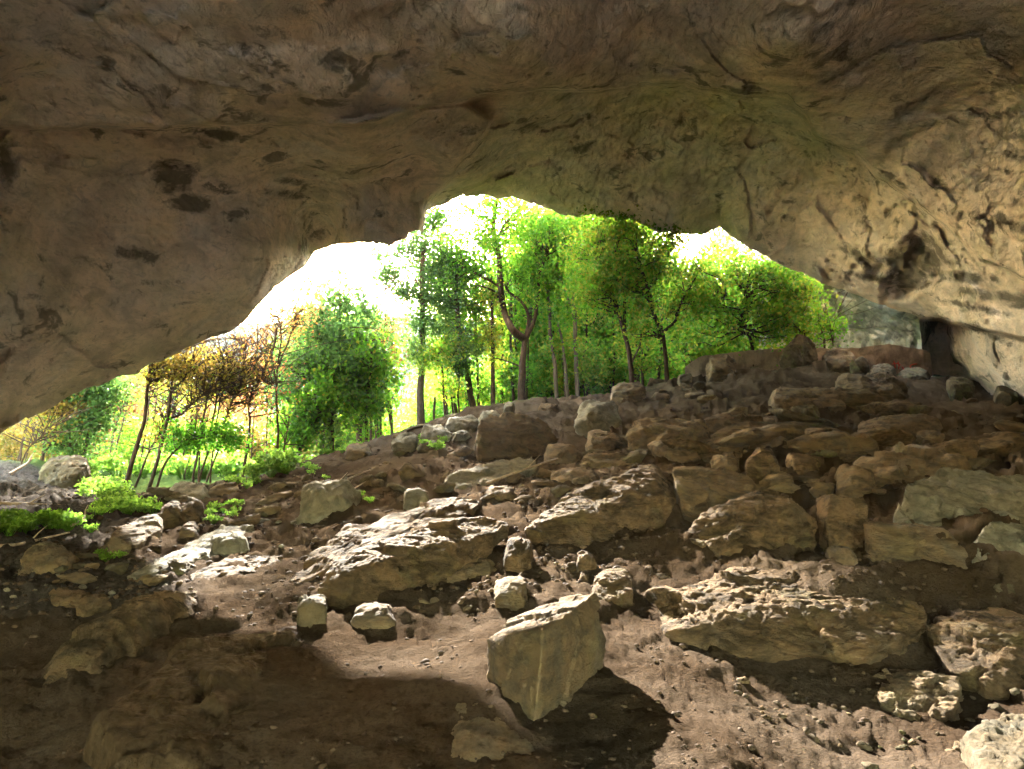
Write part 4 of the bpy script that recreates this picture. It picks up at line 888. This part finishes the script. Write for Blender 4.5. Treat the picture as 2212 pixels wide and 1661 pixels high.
for i, (pts, wd, lab) in enumerate([([(418,1034),(428,970),(440,900),(448,850),(436,810),(425,780)],6,'left trunk of the close trio with zigzag top'), ([(432,1035),(450,970),(462,900),(470,850),(490,800)],6,'middle trunk of the close trio'), ([(448,1036),(468,980),(480,930),(500,870),(512,840)],5,'right trunk of the close trio, leaning most')]):
    tree('trio_tree', lab, 25.5 + i * .4, [(pts, wd), ([pts[3], (pts[3][0] + 22, pts[3][1] - 40), (pts[3][0] + 30, pts[3][1] - 80)], 3)], [(pts[4][0], pts[4][1], 40, 35, .5)], 600, 'leaf_yellow', twigs=30, lsize=.12, seed=40 + i, reach=80)
tree('cluster_tree', 'dark three stemmed tree near the left edge', 25, [([(92,985),(100,940),(112,890),(120,850)],8),([(100,945),(122,900),(142,860),(150,830)],5),([(94,980),(115,950),(140,935)],4)], [(110,880,45,30,.5),(140,870,30,30,.6)], 2000, 'leaf_yellow', twigs=50, lsize=.13, seed=44, reach=60)
tree('ivy_leaning_tree', 'leaning trunk thick with dark green ivy at the left', 25, [([(175,1008),(188,965),(198,915),(203,870),(210,825)],8),([(160,1008),(150,960),(160,900),(158,860)],5)], [(205,850,42,38,.3),(195,905,22,40,.2),(225,830,30,22,.3),(170,950,40,25,.4)], 4800, 'leaf_dark', twigs=40, lsize=.14, seed=45, reach=30)
tree('fallen_limb_tree', 'thin leaning stem over the overgrown mound', 22, [([(40,1010),(60,970),(85,945),(108,925)],4)], [(100,930,20,10)], 150, 'leaf_yellow', twigs=12, lsize=.1, seed=46, reach=25)

TR = random.Random(4)
for i in range(26):
    px = TR.uniform(20, 640); Y = TR.uniform(27, 42); by = 1040 - (px - 200) * .06 - TR.uniform(0, 25); ln = TR.uniform(.10, .26) * (1 if px < 430 else .35); H = TR.uniform(190, 330)
    p = [(px + ln * H * t + 5 * math.sin(3 * t + i), by - H * t) for t in (0, .25, .5, .75, 1)]
    tree('thin_tree', 'thin bare leaning tree in the yellow wood at the left', Y, [(p, TR.uniform(2.5, 5.)), ([p[2], (p[2][0] + TR.uniform(15, 35), p[2][1] - 45), (p[2][0] + TR.uniform(20, 50), p[2][1] - 95)], 2.)],
         [(p[3][0], p[3][1], 34, 34, TR.uniform(.2, .9))], 280, TR.choice(['leaf_yellow', 'leaf_yellow', 'leaf_bright', 'leaf_bright', 'leaf_orange']), twigs=22, lsize=.12, seed=200 + i, reach=34, group='thin bare trees at the left')
for i in range(30):
    px = TR.choice([TR.uniform(620, 860), TR.uniform(930, 1500), TR.uniform(930, 1500)]); Y = TR.uniform(38, 44); by = 905 if px < 1300 else 850; H = by - (TR.uniform(655, 770) if px < 870 else TR.uniform(500, 640)); ln = TR.uniform(-.08, .05)
    p = [(px + ln * H * t + 4 * math.sin(4 * t + i), by - H * t) for t in (0, .25, .5, .75, 1)]
    tree('slim_tree', 'slim straight tree in the bright green wood behind the ridge', Y, [(p, TR.uniform(5, 9)), ([p[2], (p[2][0] + TR.uniform(-35, 35), p[2][1] - 60), (p[2][0] + TR.uniform(-50, 50), p[2][1] - 120)], 3.)],
         [(p[3][0], p[3][1], 40, 45), (p[4][0], p[4][1] + 15, 40, 30), (p[1][0] + 10, p[1][1], 30, 35)], 2600, 'leaf_bright', twigs=40, lsize=.15, seed=300 + i, vb=TR.uniform(.4, .8), group='slim trees behind the ridge')
# --- woodland behind: individual trees beyond the ridge
def wood_proto(name, seed, mat, h, n, wide=1.):
    rs = np.random.RandomState(seed); root = empty(name)
    mb = MB(); paths = []
    p = spline([(0, 0, -.4), (.1, 0, h * .25), (-.15, .1, h * .5), (.1, 0, h * .85)], 6); mb.tube(p, np.linspace(.17, .05, len(p)), 6); paths.append(p[6:])
    nc = int(n / 16); q = rs.normal(size=(nc * 5, 3)); q /= np.linalg.norm(q, axis=1)[:, None]; q *= (rs.rand(nc * 5, 1) ** .5) * (1 + .5 * fbm(q * 1.6 + seed, 3))[:, None] * 1.15
    pos = q * np.array([h * .27 * wide, h * .27 * wide, h * .47]) + np.array([0, 0, h * .52])
    pos[:, :2] *= (1 - .35 * np.clip((pos[:, 2:3] / h - .6) * 2, 0, 1)); g = fbm(pos * 1. + seed, 3); pos = pos[np.argsort(-g)[:nc]]
    branchlets(mb, paths, pos[rs.permutation(nc)[:45]], rs, .05); mb.build('trunk', M['bark'], root)
    L = np.repeat(pos, 16, 0) + rs.normal(size=(nc * 16, 3)) * .42
    hb = np.repeat(.45 + .55 * rs.rand(nc), 16) + rs.normal(size=len(L)) * .13
    v, f, va = leaves(L, .29 * rs.uniform(.6, 1.25, len(L)), rs, hb); mesh_obj('crown', v, f, M[mat], root, False, {'v': va})
    return root
KN = {}
for i, (kd, mt, h, n, wd) in enumerate([('green', 'leaf_bright', 10, 6000, 1.), ('green2', 'leaf_bright', 9, 5200, 1.25), ('dark', 'leaf_dark', 9, 5000, 1.1), ('yellow', 'leaf_yellow', 8, 4200, 1.2), ('orange', 'leaf_orange', 8, 4200, 1.2), ('bright', 'leaf_bright', 9, 5000, 1.)]):
    KN[kd] = wood_proto('woodland_tree', 60 + i, mt, h, n, wd)
used = set()
def put(kd, px, top_py, Y, s=None, lab='', grp=''):
    src = KN[kd]; x = (px - CX) / F * Y; gz = ground_base(np.array([x]), np.array([float(Y)]))[0]
    h0 = {'green': 10, 'green2': 9, 'dark': 9, 'yellow': 8, 'orange': 8, 'bright': 9}[kd]
    top = EYE + (HOR - top_py) / F * Y; sc = max(.35, (top - gz) / h0)
    if kd in used:
        r = src.copy(); C.objects.link(r)
        for ch in src.children:
            c = ch.copy(); C.objects.link(c); c.parent = r
    else: r = src; used.add(kd)
    w = min(max(sc, .7), 1.3); r.location = (x, Y, gz); r.scale = (w, w, sc); r.rotation_euler = (0, 0, (px * 7.3 + Y) % 6.28)
    return tag(r, lab, 'tree', grp)
G1 = ('bright green woodland tree behind the right ridge', 'bright green trees behind the right ridge')
for kd, px, tp, Y in [(a_, b_, c_, d_ + (10 if d_ < 44 else 0)) for a_, b_, c_, d_ in [('green2',1160,432,46),('green2',1215,428,49),('green2',1275,428,47),('green2',1335,432,50),('green2',1305,430,54),('green2',1365,445,52),('green2',1240,430,53),('green2',1120,640,44),('green',1400,640,48),('green2',1460,640,42),('green2',1580,640,40),('green',1640,660,39),('green2',1250,820,36),('green2',1180,820,36),('green2',1330,800,36),('green2',1420,790,37),('green2',1500,770,37),('green',1180,640,42),('green2',1250,620,44),('green',1310,600,45),('green2',1375,620,43),('green',1430,600,46),('green2',1490,590,44),('green',1550,560,45),('green2',1610,570,43),('green',1660,600,46),('green',1280,700,38),('green2',1340,720,38),('green',1410,720,39),('green2',1470,690,39),('green',1530,700,40),('green2',1150,720,40),('green',1215,750,38),('green',1700,640,42),('green2',1745,690,40)]]:  # tallest green2 trees are added to keep direct sun off the right wall
    put(kd, px, tp, Y, lab=G1[0], grp=G1[1])
put('yellow', 1545, 500, 62, lab='golden brown tree rising highest behind the green trees on the right'); put('dark', 1640, 548, 55, lab='dark green tree right of the golden brown treetop')
G2 = ('yellow green tree in the wood behind the ivy trunk and vine tree', 'yellow green trees behind the ivy trunk')
for kd, px, tp, Y in [('bright',880,890,60),('green',940,780,52),('green2',1000,780,50),('bright',1060,800,56),('green',1100,760,52)]:
    put(kd, px, tp, Y, lab=G2[0], grp=G2[1])
G3 = ('green tree behind the dense rounded tree on the left slope', 'green trees behind the dense tree')
for kd, px, tp, Y in [('green2',660,850,46),('green',710,840,50),('bright',760,850,48),('green2',800,870,46),('bright',835,915,52)]:
    put(kd, px, tp, Y, lab=G3[0], grp=G3[1])
G4 = ('yellow leaved tree beyond the bare leaning trunks on the left', 'yellow trees beyond the leaning trunks')
G5 = ('orange leaved tree beyond the bare leaning trunks on the left', 'orange trees beyond the leaning trunks')
G6 = ('low yellow bushy tree beside the meadow on the left', 'low trees beside the meadow')
for kd, px, tp, Y in [('yellow',30,900,44),('yellow',110,860,48),('bright',180,850,52),('yellow',250,780,50),('yellow',420,890,56),('bright',330,900,44),('yellow',500,900,46),('yellow',590,900,50)]:
    put(kd, px, tp, Y, lab=G4[0], grp=G4[1])
for kd, px, tp, Y in [('orange',285,800,46),('orange',480,830,58),('orange',565,880,56)]:
    put(kd, px, tp, Y, lab=G5[0], grp=G5[1])
for kd, px, tp, Y in [('bright',150,960,58),('bright',230,965,50),('green2',60,975,66),('bright',300,985,40),('bright',370,975,38),('yellow',430,975,42),('bright',480,960,40),('yellow',550,965,38),('bright',30,950,62),('yellow',600,950,42)]:
    put(kd, px, tp, Y, lab=G6[0], grp=G6[1])
for k, r in KN.items():
    if k not in used: put(k, 700, 900, 55, lab='dark green tree behind the slanting trunk')

# ---------------------------------------------------------------- far wooded hill
def hill():
    x = np.linspace(-420, 420, 260); y = np.linspace(150, 520, 90); X, Y_ = np.meshgrid(x, y); x = X.ravel(); y = Y_.ravel()
    t = sstep(150, 430, y); crest = 84 - 18 * sstep(-120, 40, x) + 10 * np.sin(x * .012 + 1)
    z = -6 + crest * t + 3.5 * fbm(np.stack([x * .09, y * .09, 0 * x], 1), 4)
    n, m = X.shape; i = np.arange(n - 1)[:, None] * m + np.arange(m - 1)[None]
    f = np.stack([i, i + 1, i + m + 1, i + m], -1).reshape(-1, 4)
    mt = plain_mat('wooded_hill', (.016, .024, .018), (.045, .04, .022), .16, 1.5)
    o = mesh_obj('hill', np.stack([x, y, z], 1), f, mt); tag(o, kind='structure')
hill()

# ---------------------------------------------------------------- low plastered wall
def low_wall():
    root = empty('ruined_wall', (0, 0, 0)); tag(root, 'low plastered wall with a broken top edge along the right ridge', 'wall')
    pts = [(1480,792),(1510,770),(1560,764),(1620,756),(1700,752),(1790,752),(1850,752),(1900,745),(1920,743),(1960,750),(2000,756),(2012,764),(2014,800)]
    xs = np.linspace(1480, 2014, 130); top = np.interp(xs, [p[0] for p in pts], [p[1] for p in pts]) + 1.6 * fbm(np.stack([xs * .06, 0 * xs, 0 * xs], 1), 4)
    V = []; Y0 = np.interp(xs, [1480, 2014], [34.5, 32.2])
    for x, t, Y in zip(xs, top, Y0):
        a = P(x, t, Y); b = P(x, 835, Y); a2 = a + np.array([.1, .45, 0]); b2 = b + np.array([.1, .45, 0])
        rows = [b + (a - b) * s for s in np.linspace(0, 1, 10)] + [a2, b2]; V += rows
    V = np.array(V); V[:, 1] += .05 * fbm(V * .9, 4); m = 12; n = len(xs)
    i = np.arange(n - 1)[:, None] * m + np.arange(m)[None]; j = np.arange(n - 1)[:, None] * m + (np.arange(m)[None] + 1) % m
    f = np.stack([i, i + m, j + m, j], -1).reshape(-1, 4)
    mesh_obj('masonry', V, f, M['plaster'], root, False)
    mb = MB()
    for st in ([(1931,780),(1933,788),(1934,795)],[(1928,786),(1938,785),(1945,789)],[(1940,781),(1942,790),(1941,797)],[(1948,792),(1952,797),(1950,801)],[(1981,786),(1972,787),(1966,791),(1970,796),(1979,793)]):
        p = spline([P(x, y, np.interp(x, [1480, 2014], [34.5, 32.2]) - .09) for x, y in st], 5); mb.tube(p, np.full(len(p), .022), 4)
    mb.build('graffiti', M['red'], root)
low_wall()

# ---------------------------------------------------------------- herbs, branches
def herb_mesh(seed, n=26, r=.28, h=.28):
    rs = np.random.RandomState(seed); root_v = []; mb = MB(); cc = []
    for i in range(n):
        a = rs.uniform(0, 6.28); q = r * rs.rand() ** .5; t = np.array([q * math.cos(a), q * math.sin(a), h * rs.uniform(.4, 1.)])
        p = spline([(t[0] * .2, t[1] * .2, -.03), (t[0] * .6, t[1] * .6, t[2] * .6), t], 3); mb.tube(p, np.linspace(.005, .002, len(p)), 3)
        for k in range(6): cc.append(t + rs.normal(size=3) * np.array([.04, .04, .03]))
    cc = np.array(cc); v, f, va = leaves(cc, rs.uniform(.05, .095, len(cc)), rs, rs.uniform(0, 1, len(cc)))
    return mb, v, f, va
HP = []
for k in range(4):
    r = empty('leafy_plant'); mb, v, f, va = herb_mesh(80 + k); mb.build('stems', M['herb'], r)
    mesh_obj('foliage', v, f, M['herb'], r, False, {'v': va}); HP.append(r)
hused = set(); rs = np.random.RandomState(9)
def herb(px, py, s, lab, grp):
    Y = None
    ys = np.exp(np.linspace(math.log(4), math.log(34), 160)); gz = ground_h((px - CX) / F * ys, ys); _, pyy = to_px((px - CX) / F * ys, ys, gz)
    k = int(np.argmax(pyy <= py)) or int(np.argmin(abs(pyy - py))); Y = ys[k]; x = (px - CX) / F * Y
    i = rs.randint(4)
    if i in hused:
        r = HP[i].copy(); C.objects.link(r)
        for ch in HP[i].children: c = ch.copy(); C.objects.link(c); c.parent = r
    else: r = HP[i]; hused.add(i)
    r.location = (x, Y, gz[k]); sc = s * Y / 17; r.scale = (sc,) * 3; r.rotation_euler = (0, 0, rs.uniform(0, 6.28)); tag(r, lab, 'plant', grp)
for i in range(4): herb([240,270,300,325][i], 1105, .9, 'bright green herb in the thick patch under the leaning trunks', 'herbs under the leaning trunks')
for i in range(26): herb(rs.uniform(212, 348), rs.uniform(1085, 1118), rs.uniform(.45, .85), 'bright green herb in the thick patch under the leaning trunks', 'herbs under the leaning trunks')
for i in range(24): herb(rs.uniform(0, 172), 1158 - abs(rs.normal()) * 14, rs.uniform(.7, 1.4), 'light green herb in the patch at the left edge', 'herbs at the left edge')
for i in range(14): herb(rs.uniform(190, 270), rs.uniform(1050, 1078), rs.uniform(.6, 1.), 'green herb beside the overgrown mound', 'herbs beside the mound')
for i in range(26): herb(rs.uniform(190, 620), rs.uniform(1020, 1036) , rs.uniform(.9, 1.9), 'low green shrub at the foot of the leaning trunks', 'low shrubs on the left skyline')
for (x, y, n, lab) in [(490,1112,9,'small herb on the slope above the long slope slab'),(745,975,9,'small herb on the ridge beside the grey outcrop'),(930,968,7,'small herb below the row of grey blocks'),(245,1214,4,'small herb among the sunlit scree'),(225,1140,3,'lone herb between the two green patches'),(640,1020,8,'small herb by the foot of the slanting trunk'),(520,1045,6,'small herb on the left skyline'),(770,1080,4,'small herb under the grey outcrop')]:
    for i in range(n): herb(x + rs.normal() * 28, y + rs.normal() * 8, rs.uniform(.35, .7), lab, lab.replace('small herb', 'herbs').replace('lone herb', 'herbs'))
hg = empty('hanging_plant', P(652, 588, 26.2)); _m, v, f, va = herb_mesh(95, 40, .55, .6); v = np.asarray(v) * np.array([1, 1, -1]); mesh_obj('foliage', v, f, M['leaf_yellow'], hg, False, {'v': va})
_m.v = [q * np.array([1, 1, -1]) for q in _m.v]; _m.build('stems', M['herb'], hg); tag(hg, 'yellow green plant hanging from the cave lip left of the bright sky gap', 'plant')
def stick(name, lab, pts, r, cat='branch', mat='wood'):
    W = [P(*p) for p in pts]; 
    for w in W: w[2] = max(w[2], ground_h(np.array([w[0]]), np.array([w[1]]), False)[0] + r)
    p = spline(W, 6); b = p[0].copy(); mb = MB(); mb.tube(p, np.linspace(r, r * .45, len(p)), 6)
    q = p[len(p) // 2]; mb.tube(np.array([q, q + (p[-1] - p[0]) * .12 + np.array([0, 0, .12]), q + (p[-1] - p[0]) * .2 + np.array([0, .05, .2])]), [r * .5, r * .3, r * .12], 5)
    o = mb.build(name, M[mat], None, b); o.location = b; tag(o, lab, cat)
stick('fallen_branch', 'long thin branch lying along the diagonal slab edge', [(1050,1052,13.2),(1110,1022,13.6),(1165,1003,14.2),(1205,990,15)], .03)
stick('fallen_branch', 'forked dead branch across the grey outcrop', [(650,1100,13.6),(700,1070,14.2),(740,1040,15),(800,1015,16.5)], .035)
stick('fallen_branch', 'second thinner branch right of the forked dead branch', [(690,1100,12.8),(740,1070,13.5),(790,1040,14.8)], .025)
stick('fallen_branch', 'crooked dead branch at the left edge below the light herbs', [(-10,1182,10),(40,1176,10.2),(90,1164,10.8),(150,1150,11.4)], .03)
stick('fallen_branch', 'bleached forked twig between the two green patches', [(155,1135,12),(180,1120,12.6),(185,1105,13.2)], .025)
stick('fallen_log', 'dead trunk lying across the grey scree at the left', [(-20,1115,14),(60,1110,14.3),(140,1112,14.6)], .05, 'log')
stick('fallen_branch', 'long dead branch on the skyline behind the herbs', [(20,1040,20),(60,1000,21),(70,985,21.2)], .05)

# ---------------------------------------------------------------- light
W = bpy.data.worlds.new('World'); bpy.context.scene.world = W; W.use_nodes = True
nt = W.node_tree; bg = nt.nodes['Background']; sky = nt.nodes.new('ShaderNodeTexSky'); sky.sky_type = 'NISHITA'; sky.sun_disc = False
sky.sun_elevation = math.radians(SUN_EL); sky.sun_rotation = math.radians(SUN_AZ); sky.air_density = 2.2; sky.dust_density = 3.
nt.links.new(sky.outputs[0], bg.inputs[0]); bg.inputs[1].default_value = .15
L = bpy.data.lights.new('sun', 'SUN'); L.energy = 2.0; L.angle = math.radians(.5); L.color = (1, .93, .82)
lo = bpy.data.objects.new('sun', L); C.objects.link(lo)
a, e = math.radians(SUN_AZ), math.radians(SUN_EL)
sd = Vector((math.sin(a) * math.cos(e), math.cos(a) * math.cos(e), math.sin(e))); lo.rotation_euler = sd.to_track_quat('Z', 'Y').to_euler(); lo.location = sd * 60

# ---------------------------------------------------------------- camera
cam = bpy.data.cameras.new('camera'); co = bpy.data.objects.new('camera', cam); C.objects.link(co)
cam.sensor_width = 36; cam.lens = 36 * F / 2212; cam.clip_end = 6000; cam.clip_start = .05
co.location = (0, 0, EYE); co.rotation_euler = (PI / 2 + PITCH, 0, 0)
HAZE = .00016
if HAZE:
    bm = bmesh.new(); bmesh.ops.create_cube(bm, size=1); me = bpy.data.meshes.new('haze'); bm.to_mesh(me); bm.free()
    hz = bpy.data.objects.new('haze', me); C.objects.link(hz); hz.scale = (1400, 1400, 140); hz.location = (0, 0, 55); tag(hz, kind='stuff')
    m = bpy.data.materials.new('haze'); m.use_nodes = True; t = m.node_tree; t.nodes.clear(); o = t.nodes.new('ShaderNodeOutputMaterial')
    v = t.nodes.new('ShaderNodeVolumePrincipled'); v.inputs['Density'].default_value = HAZE; v.inputs['Color'].default_value = (.62, .80, 1, 1); v.inputs['Anisotropy'].default_value = .1
    t.links.new(v.outputs[0], o.inputs['Volume']); me.materials.append(m)
S = bpy.context.scene; S.camera = co
S.view_settings.view_transform = 'Standard'; S.view_settings.look = 'None'; S.view_settings.exposure = 5.75; S.view_settings.gamma = 1
S.cycles.use_denoising = True; S.cycles.max_bounces = 8; S.cycles.diffuse_bounces = 6; S.cycles.use_adaptive_sampling = True; S.cycles.adaptive_threshold = .03; S.cycles.volume_bounces = 0; S.cycles.transmission_bounces = 6
S.cycles.caustics_reflective = False; S.cycles.caustics_refractive = False; S.cycles.sample_clamp_indirect = 8
